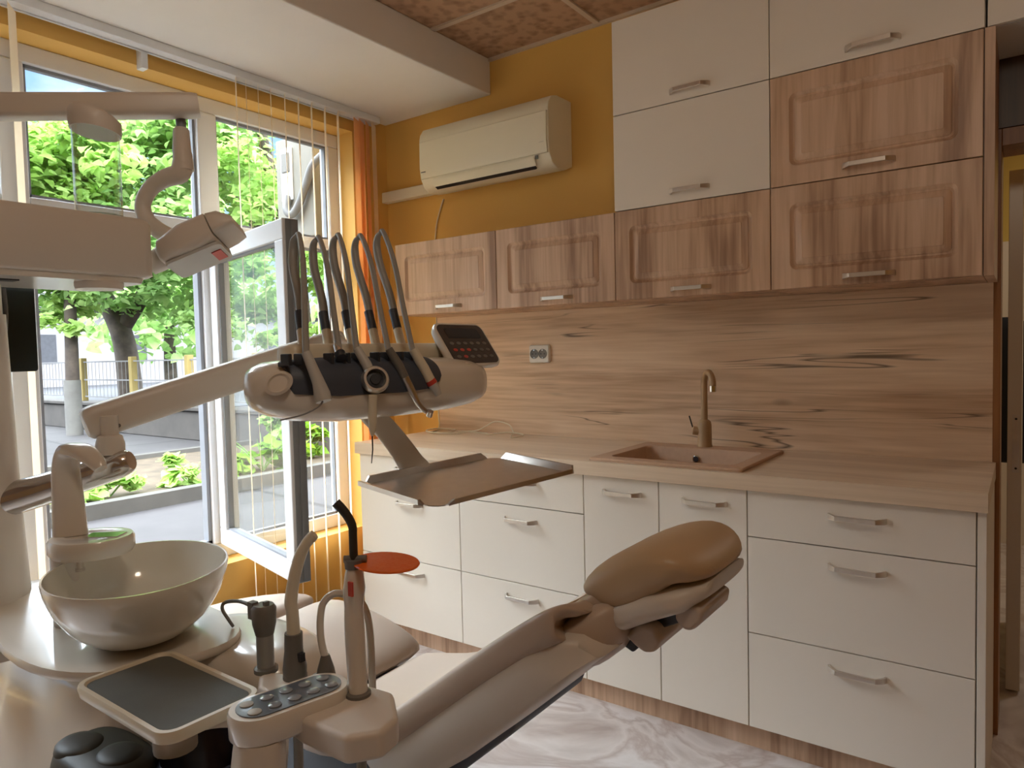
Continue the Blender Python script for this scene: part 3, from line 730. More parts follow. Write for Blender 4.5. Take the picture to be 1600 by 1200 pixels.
# lift arm, column, base
B().prism([(-1.62, 0.44), (-1.10, 0.44), (-0.86, 0.585), (-0.80, 0.60), (-0.80, 0.56), (-1.02, 0.36), (-1.25, 0.22), (-1.62, 0.22)], CY - 0.15, CY + 0.15).link('lift_frame', M_slate, ch, bevel=0.02, seg=3)
B().prism([(-1.95, 0.44), (-1.55, 0.44), (-1.45, 0.33), (-1.32, 0.22), (-1.22, 0.06), (-1.98, 0.06)], CY - 0.13, CY + 0.20).link('column', M_equip2, ch, bevel=0.03, seg=3)
B().prism([(a, c) for a, c in rrect(1.05, 0.62, 0.16, 6, -1.72, CY + 0.05)], 0.0, 0.06, 'xy').link('floor_base', M_slate, ch, bevel=0.012, seg=2)

# ------------------------------------------------------------------ cuspidor unit: body, pole, plate, bowl, cup filler
cu = thing('cuspidor_unit', (-1.42, 0.52, 0), 'glossy white dental side unit with pole, tube arm and cup filler beside the chair', 'dental unit')
b_ = B(); loops = []
for z, hx, hy, cx_, cy_ in ((0.0, 0.30, 0.20, -1.46, 0.64), (0.06, 0.31, 0.205, -1.46, 0.64), (0.30, 0.33, 0.215, -1.45, 0.64), (0.55, 0.35, 0.200, -1.43, 0.655), (0.70, 0.365, 0.178, -1.42, 0.668), (0.742, 0.362, 0.170, -1.42, 0.672), (0.755, 0.352, 0.160, -1.42, 0.672), (0.760, 0.33, 0.14, -1.42, 0.672), (0.7605, 0.10, 0.06, -1.42, 0.672)):
    loops.append([(cx_ + x, cy_ + y, z) for x, y in superell(hx, hy, 3.2, 40)])
b_.loft(loops).link('body', M_equip, cu, sharp=60)
# lobed cover on the chair side of the unit
b_ = B(); loops = []
for z, s_ in ((0.70, 1.0), (0.765, 1.0), (0.785, 0.95), (0.797, 0.82), (0.802, 0.6), (0.803, 0.2)):
    loops.append([(-1.14 + x * s_, 0.735 + y * s_, z) for x, y in superell(0.17, 0.10, 2.6, 36)])
b_.loft(loops).link('hose_cover', M_equip, cu, sharp=60)
b_ = B().tube([(-1.62, 0.505, 0.74), (-1.615, 0.50, 1.03), (-1.612, 0.497, 1.395)], [0.062, 0.052, 0.045], 28)
b_.link('pole', M_equip2, cu)
B().tube([(-1.612, 0.497, 1.395), (-1.61, 0.495, 1.80)], [0.040, 0.036], 24).link('upper_pole', M_equip2, cu)
B().lathe([(0.12, 0), (0.115, 0.012), (0.085, 0.03), (0.062, 0.055)], (-1.62, 0.505, 0.757)).link('pole_foot', M_equip, cu)
# plate that carries the bowl
b_ = B(); loops = []
for z, s_ in ((0.797, 0.90), (0.800, 1.0), (0.808, 1.015), (0.815, 1.0), (0.815, 0.9)):
    l = []
    for x, y in superell(0.26, 0.165, 2.8, 40):
        X = -1.36 + x * s_ * 0.94 + y * s_ * 0.30; Y = 0.60 + y * s_ * 0.94 - x * s_ * 0.05
        lift = 0.05 * max(0, (-(X + 1.36)) / 0.26) ** 2
        l.append((X, Y, z + lift))
    loops.append(l)
b_.loft(loops).link('bowl_plate', M_equip, cu, sharp=60)
for fx, fy in ((-1.40, 0.535), (-1.22, 0.68)): B().lathe([(0.026, 0), (0.022, 0.004), (0.021, 0.045)], (fx, fy, 0.757)).link('plate_foot', M_cream, cu)
# bowl
ra, rb_, rot = 0.178, 0.146, -0.53
prof = [(0.30, 0.817), (0.42, 0.819), (0.60, 0.832), (0.78, 0.857), (0.91, 0.890), (0.98, 0.920), (1.0, 0.936), (0.995, 0.940), (0.975, 0.940), (0.965, 0.935), (0.94, 0.915), (0.87, 0.884), (0.74, 0.857), (0.56, 0.838), (0.34, 0.828), (0.05, 0.825)]
bo = B().lathe([(r_, z) for r_, z in prof], (-1.26, 0.605, 0), n=56, sx=ra, sy=rb_, rot=rot).link('spittoon_bowl', M_ceramic, cu, sharp=70)
B().lathe([(0.018, 0.826), (0.018, 0.829), (0.012, 0.830)], (-1.235, 0.63, 0), n=18).link('bowl_drain', M_chrome, bo)
# cup filler
B().tube([(-1.418, 0.548, 0.80), (-1.412, 0.548, 0.975)], 0.022, 20).link('filler_neck', M_equip2, cu)
cb = B().lathe([(0.076, 0.972), (0.082, 0.980), (0.082, 0.998), (0.078, 1.003), (0.055, 1.004), (0.05, 1.002), (0.01, 1.002)], (-1.345, 0.566, -0.012), n=36, sx=0.86, sy=0.78, rot=0.55).link('cup_stand', M_equip, cu)
B().box(-0.030, 0.030, -0.017, 0.017, 0.0, 0.002, frame((-1.325, 0.580, 0.991), (0.80, 0.60, 0), (-0.6, 0.8, 0))).link('reflection_plate', M_chrome, cb)  # mirror plate added in place of the trees' reflection on the stand
B().tube([(-1.345, 0.545, 0.962), (-1.345, 0.545, 0.938)], 0.006, 10).tube([(-1.345, 0.545, 0.938), (-1.345, 0.545, 0.933)], 0.0075, 10).link('rinse_nozzle', M_equip2, cu)
B().strap([(-1.385, 0.548, 0.99), (-1.390, 0.549, 1.06), (-1.392, 0.549, 1.112), (-1.377, 0.552, 1.142), (-1.338, 0.558, 1.142), (-1.308, 0.564, 1.126), (-1.296, 0.566, 1.114)], [0.056, 0.050, 0.044, 0.042, 0.036, 0.028, 0.020], [0.030, 0.028, 0.026, 0.026, 0.024, 0.022, 0.018], (0.56, 0.83, 0), 5, 0.4).link('cup_filler_spout', M_equip, cu)
# tube arm from the pole to the joint of the instrument arm
B().tube([(-1.60, 0.51, 1.035), (-1.55, 0.56, 1.052), (-1.47, 0.62, 1.082), (-1.425, 0.66, 1.101), (-1.41, 0.672, 1.107)], [0.034, 0.031, 0.029, 0.027, 0.018], 24, 5).link('tube_arm', M_tube, cu)
# dark glossy housing with suction cups below the side tray
b_ = B().loft([[(-1.075 + x * q, 0.455 + y * q, z) for x, y in superell(0.095, 0.055, 3.0, 32)] for z, q in ((0.58, 0.95), (0.66, 1.0), (0.715, 0.98), (0.735, 0.90), (0.742, 0.75), (0.743, 0.2))])
for cx_, cy_, s_ in ((-1.118, 0.440, 0.036), (-1.040, 0.460, 0.034)):
    b_.lathe([(1.0, 0.735), (0.95, 0.742), (0.80, 0.746), (0.5, 0.748), (0.05, 0.7485)], (cx_, cy_, 0), n=28, sx=s_ * 1.1, sy=s_ * 0.9)
b_.link('suction_housing', M_smoke, cu, sharp=60)
B().lathe([(0.055, 0.58), (0.062, 0.66), (0.066, 0.728), (0.062, 0.732), (0.055, 0.70), (0.02, 0.66)], (-0.96, 0.545, 0), n=30).link('filter_cup', M_navy, cu)

# ------------------------------------------------------------------ instrument delivery unit
de = thing('delivery_unit', (-1.12, 1.0, 1.05), 'white over-chair instrument unit on a long swing arm, hose holders on top', 'dental delivery unit')
J = Vector((-1.444, 0.650, 1.10))
B().lathe([(0.026, 0.0), (0.026, 0.02), (0.022, 0.035), (0.016, 0.038), (0.016, 0.075)], J + Vector((0, 0, 0.02)), n=22).link('arm_joint', M_equip2, de)
b_ = B()
A0 = Vector((-1.480, 0.622, 1.178)); A1 = Vector((-1.355, 1.16, 1.335)); d = (A1 - A0).normalized(); sdv = Vector((d.y, -d.x, 0)).normalized(); upv = sdv.cross(d)
loops = []
for s_, q, w_ in ((-0.002, 0.75, 0.042), (0.008, 0.92, 0.048), (0.03, 1.0, 0.052), (0.5, 1.02, 0.056), (0.97, 1.0, 0.056), (1.0, 0.8, 0.05)):
    c = A0.lerp(A1, s_)
    loops.append([c + sdv * (x * w_) + upv * (y * 0.066 * q) for x, y in rrect(1, 1, 0.28, 4)])
b_.loft(loops).link('swing_arm', M_equip2, de, sharp=50)
for k in (0.05, 0.085): B().lathe([(0.004, 0), (0.004, 0.002)], A0.lerp(A1, k) + sdv * 0.0275 - upv * 0.018, sdv, 10).link('arm_screw', M_grey, de)
B().tube([(-1.355, 1.13, 1.325), (-1.27, 1.10, 1.29), (-1.15, 1.05, 1.25)], 0.034, 18, 3).link('head_joint', M_equip2, de)
# pod-shaped head
st_ = [(0.664, 0.01, 0.012, 1.252), (0.667, 0.03, 0.024, 1.251), (0.680, 0.058, 0.038, 1.249), (0.705, 0.085, 0.049, 1.246), (0.75, 0.11, 0.057, 1.242), (0.82, 0.125, 0.061, 1.238), (1.0, 0.13, 0.062, 1.236), (1.14, 0.128, 0.060, 1.236), (1.21, 0.115, 0.055, 1.236), (1.255, 0.092, 0.047, 1.236), (1.285, 0.062, 0.035, 1.235), (1.300, 0.03, 0.020, 1.234), (1.303, 0.01, 0.01, 1.234)]
b_ = B(); XH = -1.10
st_ = [(0.735 + (y - 0.664) * 0.978, hd_ * 0.80, hh, zc - 0.003) for y, hd_, hh, zc in st_]
b_.loft([[(XH + x, y, zc + h) for x, h in superell(hd_, hh, 2.8, 36)] for y, hd_, hh, zc in st_]).link('head', M_equip, de, sharp=70)
# dark instrument rest wrapped round the front
def sec(y):
    for i in range(len(st_) - 1):
        if st_[i][0] <= y <= st_[i + 1][0]:
            u = (y - st_[i][0]) / (st_[i + 1][0] - st_[i][0])
            return [st_[i][k] * (1 - u) + st_[i + 1][k] * u for k in range(4)]
b_ = B(); loops = []
for y, a0, a1 in ((0.768, 2, 66), (0.774, -4, 70), (0.85, -4, 70), (1.0, -3, 70), (1.08, -1, 70), (1.108, 4, 68), (1.116, 12, 62)):
    _, hd_, hh, zc = sec(y); l = []
    pt = lambda a, s_: (XH + (hd_ + s_) * abs(math.cos(math.radians(a))) ** (2 / 2.8), y, zc + (hh + s_) * math.copysign(abs(math.sin(math.radians(a))) ** (2 / 2.8), math.sin(math.radians(a))))
    for k in range(11): l.append(pt(a0 + (a1 - a0) * k / 10, 0.005))
    for k in range(11): l.append(pt(a1 + (a0 - a1) * k / 10, -0.004))
    loops.append(l)
b_.loft(loops).link('instrument_rest', M_slate, de, sharp=50)
# round grips in both ends
B().lathe([(0.024, 0), (0.026, 0.004), (0.020, 0.007), (0.016, 0.003), (0.004, 0.003)], (-1.043, 0.750, 1.255), (0.84, -0.50, 0.22), 26, sx=0.75, sy=1.0).link('end_grip', M_equip2, de)
B().lathe([(0.022, 0), (0.024, 0.004), (0.018, 0.007), (0.014, 0.003), (0.004, 0.003)], (-1.022, 1.240, 1.262), (0.90, 0.12, 0.42), 26, sx=0.7, sy=1.0).link('end_grip', M_equip2, de)
b_ = B().loft([[(-1.128 + x, y, 1.304 + h) for x, h in rrect(0.06 * q, 0.042 * q, 0.016 * q, 4)] for y, q in ((0.826, 0.7), (0.832, 0.95), (0.84, 1.0), (1.256, 1.0), (1.264, 0.95), (1.27, 0.7))]).link('hose_rack', M_cream, de, sharp=50)
inst_y = [0.774, 0.866, 0.905, 0.980, 1.045]
for y in inst_y:
    B().box(-1.045, -1.020, y - 0.017, y - 0.010, 1.285, 1.306).box(-1.045, -1.020, y + 0.010, y + 0.017, 1.285, 1.306).box(-1.056, -1.044, y - 0.015, y + 0.015, 1.283, 1.292).link('holder_prongs', M_black, de, bevel=0.002)
# control panel
pm = frame((-1.075, 1.300, 1.318), (0, 1, 0), (-0.062, 0, 0.088))
sl_ = lambda w_, h_, r_, z: [pm @ Vector((a, c, z)) for a, c in rrect(w_, h_, r_, 6)]
pn = B().loft([sl_(0.13, 0.09, 0.02, -0.030), sl_(0.172, 0.118, 0.024, -0.012), sl_(0.180, 0.126, 0.026, 0.0), sl_(0.176, 0.122, 0.024, 0.006)]).link('control_panel', M_equip, de, sharp=50)
B().loft([sl_(0.165, 0.111, 0.018, 0.0055), sl_(0.165, 0.111, 0.018, 0.0075)]).link('panel_face', M_display, pn)
B().loft([[pm @ Vector((a, c, z)) for a, c in rrect(0.12, 0.028, 0.003, 2, 0.0, 0.030)] for z in (0.0075, 0.0085)]).link('panel_display', M_black, pn)
for row in range(3):
    for c_ in range(6):
        x = -0.060 + c_ * 0.024; y = 0.001 - row * 0.019
        red = (row == 1 and c_ < 3) or (row == 2 and c_ == 1)
        B().loft([[pm @ Vector((x + a, y + c, z)) for a, c in superell(0.0075, 0.0042, 2, 12)] for z in (0.0074, 0.0082)]).link('panel_button', M_red if red else M_grey, pn)
# tray bracket
B().strap([(-1.195, 1.085, 1.185), (-1.187, 1.100, 1.162), (-1.172, 1.125, 1.130), (-1.150, 1.148, 1.086), (-1.130, 1.162, 1.048), (-1.105, 1.175, 1.020), (-1.05, 1.178, 1.012), (-0.96, 1.178, 1.008)], [0.05, 0.05, 0.052, 0.056, 0.062, 0.07, 0.09, 0.10], [0.02, 0.018, 0.016, 0.014, 0.013, 0.010, 0.007, 0.006], (0.5, 0.85, 0), 5, 0.35).link('tray_bracket', M_equip2, de)
# whip arms standing on the rack, each with a dark collar
base_y = [0.873, 0.935, 0.998, 1.063, 1.14]; top_y = [0.921, 0.972, 1.025, 1.088, 1.155]; top_z = [1.545, 1.545, 1.556, 1.562, 1.580]
tops = []
for k in range(5):
    p0 = Vector((-1.13, base_y[k], 1.318)); p2 = Vector((-1.218, top_y[k] + 0.002, top_z[k] - 0.03)); p1 = p0.lerp(p2, 0.5) + Vector((0.0, 0.003, 0.0)); p15 = p0.lerp(p2, 0.82) + Vector((-0.004, 0.0, 0.0))
    p3 = Vector((-1.212, top_y[k], top_z[k] - 0.008)); p4 = Vector((-1.200, top_y[k] - 0.001, top_z[k]))
    wa = B().tube([p0, p0.lerp(p2, 0.2), p1, p15, p2, p3, p4], [0.0085, 0.0085, 0.0088, 0.009, 0.009, 0.007, 0.0045], 14, 5).link('whip_arm', M_hose, de)
    B().tube([p0.lerp(p2, 0.18), p0.lerp(p2, 0.18).lerp(p2, 0.22)], 0.0098, 14).link('collar', M_slate, wa)
    B().tube([p0, p0.lerp(p2, 0.17)], 0.0100, 14).link('arm_socket', M_cream, wa)
    tops.append(p4)

def handpiece(k, end, label, mids=()):
    t_ = thing('dental_handpiece', end, label, 'dental instrument', 'handpieces hanging on the instrument unit')
    a = tops[k]
    e_ = Vector(end)
    m1 = a.lerp(e_, 0.32) + Vector((0.012, 0.0, 0.012)); m2 = a.lerp(e_, 0.68) + Vector((0.006, 0, 0.0))
    B().tube([a + Vector((-0.004, 0, -0.004)), a + Vector((0.008, 0, 0.001)), m1, m2, e_], [0.0045, 0.0055, 0.006, 0.006, 0.006], 12, 6).link('hose', M_hose, t_)
    return t_
XI = -0.995
# saliva / suction style handpiece, first from the window side
h1 = handpiece(0, (-1.010, 0.785, 1.302), 'pale grey handpiece with flared square tip at the left end of the rest')
B().tube([(-1.010, 0.785, 1.308), (-0.999, 0.790, 1.278), (-0.992, 0.795, 1.255), (-0.988, 0.798, 1.236)], [0.008, 0.0095, 0.011, 0.0145], 16, 3).tube([(-0.988, 0.798, 1.236), (-0.983, 0.798, 1.222)], [0.0145, 0.014], 16).link('handle', M_ltgrey, h1)
B().tube([(-0.983, 0.796, 1.226), (-0.975, 0.782, 1.216), (-0.985, 0.755, 1.203), (-1.0, 0.720, 1.196)], 0.0015, 6, 4).link('cord', M_grey, h1)
h2 = handpiece(1, (-1.025, 0.872, 1.305), 'capped hose end with black plug, second from the left on the rest')
B().tube([(-1.04, 0.878, 1.320), (-1.025, 0.872, 1.305)], [0.0065, 0.009], 14).link('hose_end', M_chrome, h2)
B().tube([(-1.025, 0.872, 1.305), (-1.016, 0.869, 1.296)], [0.0105, 0.010], 14).link('plug', M_black, h2)
h3 = handpiece(2, (-1.015, 0.905, 1.308), 'grey scaler with round ring grip and hanging cream tip, centre of the rest')
B().tube([(-1.015, 0.905, 1.314), (-1.000, 0.913, 1.285), (-0.996, 0.916, 1.272)], [0.008, 0.0095, 0.010], 14).link('handle', M_ltgrey, h3)
ax = Vector((0.86, -0.42, 0.28))
B().lathe([(0.020, -0.010), (0.0255, -0.006), (0.0265, 0.004), (0.0235, 0.010), (0.019, 0.010), (0.017, 0.002), (0.0165, -0.006)], (-0.985, 0.920, 1.254), ax, 30, cap=False).link('ring', M_nickel, h3)
B().lathe([(0.017, -0.008), (0.017, 0.000), (0.010, 0.001), (0.009, 0.004), (0.002, 0.004)], (-0.985, 0.920, 1.254), ax, 24).link('ring_centre', M_black, h3)
B().tube([(-0.984, 0.913, 1.226), (-0.984, 0.911, 1.208), (-0.983, 0.909, 1.185), (-0.983, 0.908, 1.165), (-0.982, 0.906, 1.150)], [0.0085, 0.008, 0.0085, 0.007, 0.0025], 14, 3).link('tip_sleeve', M_cream, h3)
B().tube([(-0.982, 0.906, 1.152), (-0.981, 0.905, 1.125), (-0.980, 0.900, 1.100)], [0.0014, 0.0012, 0.0008], 8).link('tip', M_dark, h3)
h4 = handpiece(3, (-1.010, 0.982, 1.308), 'slim steel turbine handpiece with angled head, fourth from the left')
B().tube([(-1.010, 0.982, 1.312), (-0.998, 0.996, 1.280), (-0.992, 1.005, 1.255)], [0.0075, 0.009, 0.009], 14).link('coupling', M_grey, h4)
B().tube([(-0.992, 1.005, 1.256), (-0.984, 1.018, 1.225), (-0.977, 1.028, 1.200), (-0.968, 1.040, 1.184)], [0.0085, 0.0075, 0.0055, 0.005], 14, 4).link('handle', M_steel, h4)
B().lathe([(0.004, -0.007), (0.0065, -0.006), (0.0065, 0.006), (0.004, 0.007)], (-0.964, 1.045, 1.181), (0.5, -0.2, 0.8), 16).link('head', M_chrome, h4)
h5 = handpiece(4, (-1.010, 1.050, 1.304), 'cream handpiece with rosy band and blunt tip at the right of the rest')
B().tube([(-1.010, 1.050, 1.310), (-0.995, 1.064, 1.272), (-0.988, 1.075, 1.246)], [0.009, 0.0105, 0.0105], 14).link('handle', M_cream, h5)
B().tube([(-0.988, 1.075, 1.246), (-0.985, 1.079, 1.238)], 0.0108, 14).link('band', M_red, h5)
B().tube([(-0.985, 1.079, 1.238), (-0.981, 1.085, 1.226), (-0.978, 1.089, 1.215)], [0.0105, 0.009, 0.007], 14).link('tip', M_ltgrey, h5)

# stainless tray
tr = thing('instrument_tray', (-0.975, 1.175, 1.027), 'stainless steel instrument tray with raised rims under the instrument unit', 'tray')
ya = -0.20
ua = Vector((math.cos(ya), math.sin(ya), -0.045)).normalized(); va = Vector((-math.sin(ya), math.cos(ya), 0.044))
tm = frame((-0.975, 1.175, 1.027), ua, va)
tw, tl = 0.285, 0.40
B().loft([[tm @ Vector((a, c, z)) for a, c in rrect(tw - 0.03, tl - 0.03, 0.03, 5)] for z in (-0.001, 0.001)]).link('plate', M_steel, tr)
def lip(p, q, out):
    """turned-up rim along one side: slopes out, then folds flat"""
    p = Vector(p); q = Vector(q); o_ = Vector(out)
    pr_ = [(0.0, 0.0), (0.013, 0.014), (0.019, 0.014), (0.019, 0.004), (0.017, 0.004), (0.017, 0.012), (0.0135, 0.012), (0.001, -0.001)]
    loops = []
    for s_, f in ((0, 0.35), (0.03, 1), (0.97, 1), (1, 0.35)):
        c = p.lerp(q, s_)
        loops.append([tm @ (c + o_ * (a * (0.5 + f / 2)) + Vector((0, 0, h * f))) for a, h in pr_])
    return B().loft(loops).link('rim', M_steel, tr, sharp=30)
hx, hy = tw / 2 - 0.016, tl / 2 - 0.016
lip((-hx, -hy + 0.012, 0), (-hx, hy - 0.022, 0), (-1, 0, 0))
lip((hx, -hy + 0.022, 0), (hx, hy, 0), (1, 0, 0))
lip((-hx + 0.0, -hy, 0), (hx - 0.022, -hy, 0), (0, -1, 0))
lip((-hx + 0.022, hy, 0), (hx, hy, 0), (0, 1, 0))

# ------------------------------------------------------------------ operating light on its own arm
ol = thing('operating_light', (-1.61, 0.495, 1.80), 'white dental operating light hanging from a horizontal arm above the bowl', 'dental light')
b_ = B(); P0 = Vector((-1.66, 0.46, 1.783)); P1 = Vector((-1.418, 0.850, 1.835))
d = (P1 - P0).normalized(); sdv = Vector((d.y, -d.x, 0)).normalized(); upv = sdv.cross(d)
loops = []
for s_, q in ((0, 0.8), (0.03, 1), (0.97, 1), (1.0, 0.9)):
    c = P0.lerp(P1, s_)
    loops.append([c + sdv * (x * 0.05 * q) + upv * (y * 0.046 * q) for x, y in rrect(1, 1, 0.22, 4)])
b_.loft(loops).link('arm', M_equip2, ol, sharp=50)
B().lathe([(0.05, 0), (0.05, 0.03), (0.04, 0.04)], (-1.61, 0.495, 1.74), n=24).link('arm_hub', M_equip2, ol)
B().tube([(-1.452, 0.828, 1.825), (-1.450, 0.827, 1.782)], 0.010, 16).link('pivot_pin', M_sash_edge, ol)
B().tube([(-1.450, 0.827, 1.790), (-1.450, 0.827, 1.785), (-1.449, 0.826, 1.74), (-1.447, 0.826, 1.735), (-1.446, 0.826, 1.700)], [0.012, 0.016, 0.0185, 0.019, 0.021], 18).link('pivot_sleeve', M_equip2, ol)
B().tube([(-1.446, 0.826, 1.716), (-1.452, 0.820, 1.694), (-1.478, 0.802, 1.684), (-1.503, 0.784, 1.664), (-1.515, 0.772, 1.632), (-1.510, 0.775, 1.600), (-1.490, 0.79, 1.575), (-1.465, 0.81, 1.557)], [0.021, 0.021, 0.0185, 0.0165, 0.016, 0.017, 0.018, 0.018], 18, 5).link('yoke', M_equip2, ol)
# lamp head: slanted box facing down and to the right
hm = frame((-1.405, 0.835, 1.548), (0.62, 0.62, 0.38), (-0.35, -0.10, 0.93))
hl_ = lambda x, w_, z0, z1, r_: [hm @ Vector((x, (z0 + z1) / 2 + b2, a)) for a, b2 in rrect(w_, z1 - z0, r_, 4)]
lhd = B().loft([hl_(-0.082, 0.09, -0.022, 0.004, 0.010), hl_(-0.072, 0.11, -0.032, 0.018, 0.014), hl_(-0.02, 0.13, -0.034, 0.030, 0.018), hl_(0.034, 0.13, -0.032, 0.030, 0.018), hl_(0.036, 0.13, -0.030, 0.028, 0.018)]).link('lamp_head', M_equip2, ol, sharp=50)
B().loft([hl_(0.038, 0.12, -0.018, 0.030, 0.014), hl_(0.060, 0.12, -0.016, 0.026, 0.014), hl_(0.082, 0.10, -0.012, 0.008, 0.008)]).link('end_cap', M_equip2, lhd, sharp=50)
B().loft([[hm @ Vector((x, y, a)) for x, a in rrect(0.115, 0.10, 0.012, 4, -0.018, 0)] for y in (-0.0335, -0.0395)]).link('lamp_lens', M_ltgrey, lhd)
B().box(0.012, 0.032, -0.0415, -0.039, -0.030, 0.020, hm).link('warning_sticker', M_red, lhd)
B().tube([hm @ Vector((-0.075, 0.0, 0.0)), hm @ Vector((-0.115, -0.004, 0.0))], [0.026, 0.022], 20).link('side_knob', M_equip2, lhd)

# ------------------------------------------------------------------ equipment box on the pole, bottle, screen
eq = thing('equipment_box', (-1.52, 0.47, 1.45), 'large white housing on the pole beside the operating light, clear canister on top', 'equipment box')
pl_ = []
for x, y in rrect(0.25, 0.54, 0.028, 5, -1.525, 0.467): pl_.append((x, y))
lp_ = lambda s_, z: [(-1.525 + (x + 1.525) * s_, 0.457 + (y - 0.457) * s_, z) for x, y in pl_]
B().loft([lp_(0.97, 1.463), lp_(1.0, 1.468), lp_(1.0, 1.566), lp_(0.985, 1.575), lp_(0.95, 1.578)]).link('housing', M_equip2, eq, sharp=50)
B().loft([lp_(0.93, 1.452), lp_(0.95, 1.4645)]).link('bottom_cover', M_equip, eq)
B().lathe([(0.040, 0), (0.042, 0.006), (0.042, 0.014)], (-1.445, 0.645, 1.439), n=28).link('foot_disc', M_equip2, eq)
B().box(-1.5, -1.47, 0.30, 0.52, 1.4495, 1.453).link('vent_slot', M_dark, eq)
bt = thing('clear_canister', (-1.452, 0.655, 1.578), 'clear plastic canister with slanted white lid on the white housing', 'canister')
cyl = lambda r_, z, tl=0: [(-1.452 + r_ * math.cos(2 * PI * k / 32), 0.655 + r_ * math.sin(2 * PI * k / 32), z + tl * math.sin(2 * PI * k / 32)) for k in range(32)]
B().loft([cyl(0.041, 1.5785), cyl(0.041, 1.745)], False, False).link('canister_wall', M_clear, bt)
B().loft([cyl(0.0425, 1.5782), cyl(0.0425, 1.582)]).link('canister_base', M_clear, bt)
B().loft([cyl(0.044, 1.740, -0.006), cyl(0.0455, 1.752, -0.008), cyl(0.0455, 1.768, -0.012), cyl(0.040, 1.774, -0.014)]).link('lid', M_equip2, bt)
mo = thing('small_screen', (-1.69, 0.47, 1.36), 'dark green-black small screen fixed behind the pole under the white housing', 'screen')
B().loft([[(x, y, z) for y, z in rrect(0.29, 0.185, 0.006, 3, 0.472, 1.376)] for x in (-1.70, -1.672)]).link('casing', M_monitor, mo)
B().loft([[(x, y, z) for y, z in rrect(0.27, 0.165, 0.003, 3, 0.472, 1.376)] for x in (-1.672, -1.670)]).link('screen_face', M_monitor, mo)
B().tube([(-1.664, 0.560, 1.452), (-1.662, 0.561, 1.40), (-1.664, 0.556, 1.35), (-1.668, 0.545, 1.338)], 0.004, 10, 4).link('cable', M_grey, mo)

# ------------------------------------------------------------------ assistant side: tray, console, instruments
ta = thing('side_tray', (-1.0, 0.51, 0.825), 'small square tray with grey mat below the white bowl', 'tray')
tq = [(-1.098, 0.436), (-0.858, 0.436), (-0.868, 0.566), (-1.118, 0.572)]
tm2 = frame((-0.985, 0.503, 0.832), (1, -0.008, 0), (0, 1, 0))
rl = lambda w_, h_, r_, z: [tm2 @ Vector((a, c, z)) for a, c in rrect(w_, h_, r_, 6)]
B().loft([rl(0.22, 0.115, 0.02, -0.020), rl(0.256, 0.142, 0.026, -0.012), rl(0.260, 0.146, 0.026, 0.0), rl(0.257, 0.143, 0.025, 0.004), rl(0.244, 0.130, 0.020, 0.004), rl(0.238, 0.124, 0.018, -0.001)]).link('tray_body', M_cream, ta, sharp=50)
B().loft([rl(0.237, 0.123, 0.017, -0.0012), rl(0.237, 0.123, 0.017, 0.0008)]).link('mat', M_matgrey, ta)
B().tube([(-1.0, 0.52, 0.735), (-1.0, 0.52, 0.814)], 0.03, 18).link('support', M_equip2, ta)

co = thing('assistant_console', (-0.77, 0.56, 0.74), 'white assistant console with round-button keypad at the front, holding the upright instruments', 'console')
km = frame((-0.772, 0.555, 0.856), (0.03, 0.135, 0.0), (-1, 0.2, 0.0))
kl = lambda w_, h_, z, cx_=0: [km @ Vector((a + cx_, c, z)) for a, c in rrect(w_, h_, h_ / 2 - 0.001, 9)]
kb = B().loft([kl(0.145, 0.062, -0.034), kl(0.156, 0.074, -0.028), kl(0.158, 0.076, 0.0), kl(0.154, 0.072, 0.004)]).link('keypad_housing', M_equip, co, sharp=50)
B().loft([kl(0.138, 0.058, 0.0035), kl(0.138, 0.058, 0.0055)]).link('keypad', M_keypad, kb)
for row in range(2):
    for c_ in range(5):
        p = km @ Vector((-0.052 + c_ * 0.026, -0.013 + row * 0.026, 0.0055))
        big = c_ == 0
        B().lathe([(0.0085, 0), (0.0085, 0.0012), (0.0062, 0.002), (0.002, 0.0022)], p, (0, 0, 1), 16).link('keypad_button', M_ltgrey if big else M_keybtn, kb)
# instrument shelf
b_ = B()
sp_ = [(-0.905, 0.600), (-0.74, 0.655), (-0.690, 0.660), (-0.635, 0.615), (-0.628, 0.580), (-0.655, 0.545), (-0.74, 0.545), (-0.86, 0.565)]
b_.prism(sp_, 0.808, 0.845, 'xy').link('instrument_shelf', M_equip2, co, bevel=0.008, seg=3)
B().tube([(-0.775, 0.50, 0.60), (-0.775, 0.505, 0.76), (-0.775, 0.51, 0.825)], [0.040, 0.034, 0.030], 20, 3).link('stem', M_equip2, co)
B().tube([(-0.775, 0.50, 0.61), (-0.90, 0.52, 0.60), (-1.10, 0.53, 0.62)], 0.03, 16, 4).link('support_arm', M_equip2, co)
for px_, py_ in ((-0.722, 0.626), (-0.838, 0.612), (-0.895, 0.604), (-0.800, 0.630)):
    B().lathe([(0.017, 0), (0.017, 0.006), (0.013, 0.008)], (px_, py_, 0.843), n=20).link('holder_ring', M_grey, co)
def drop_hose(px_, py_, nm, parent, mat=None):
    B().tube([(px_, py_, 0.80), (px_ + 0.004, py_ - 0.004, 0.70), (px_ - 0.03, py_ + 0.0, 0.52), (px_ - 0.14, py_ - 0.01, 0.44), (px_ - 0.32, py_ - 0.02, 0.50)], 0.007, 10, 6).link(nm, mat or M_hose, parent)
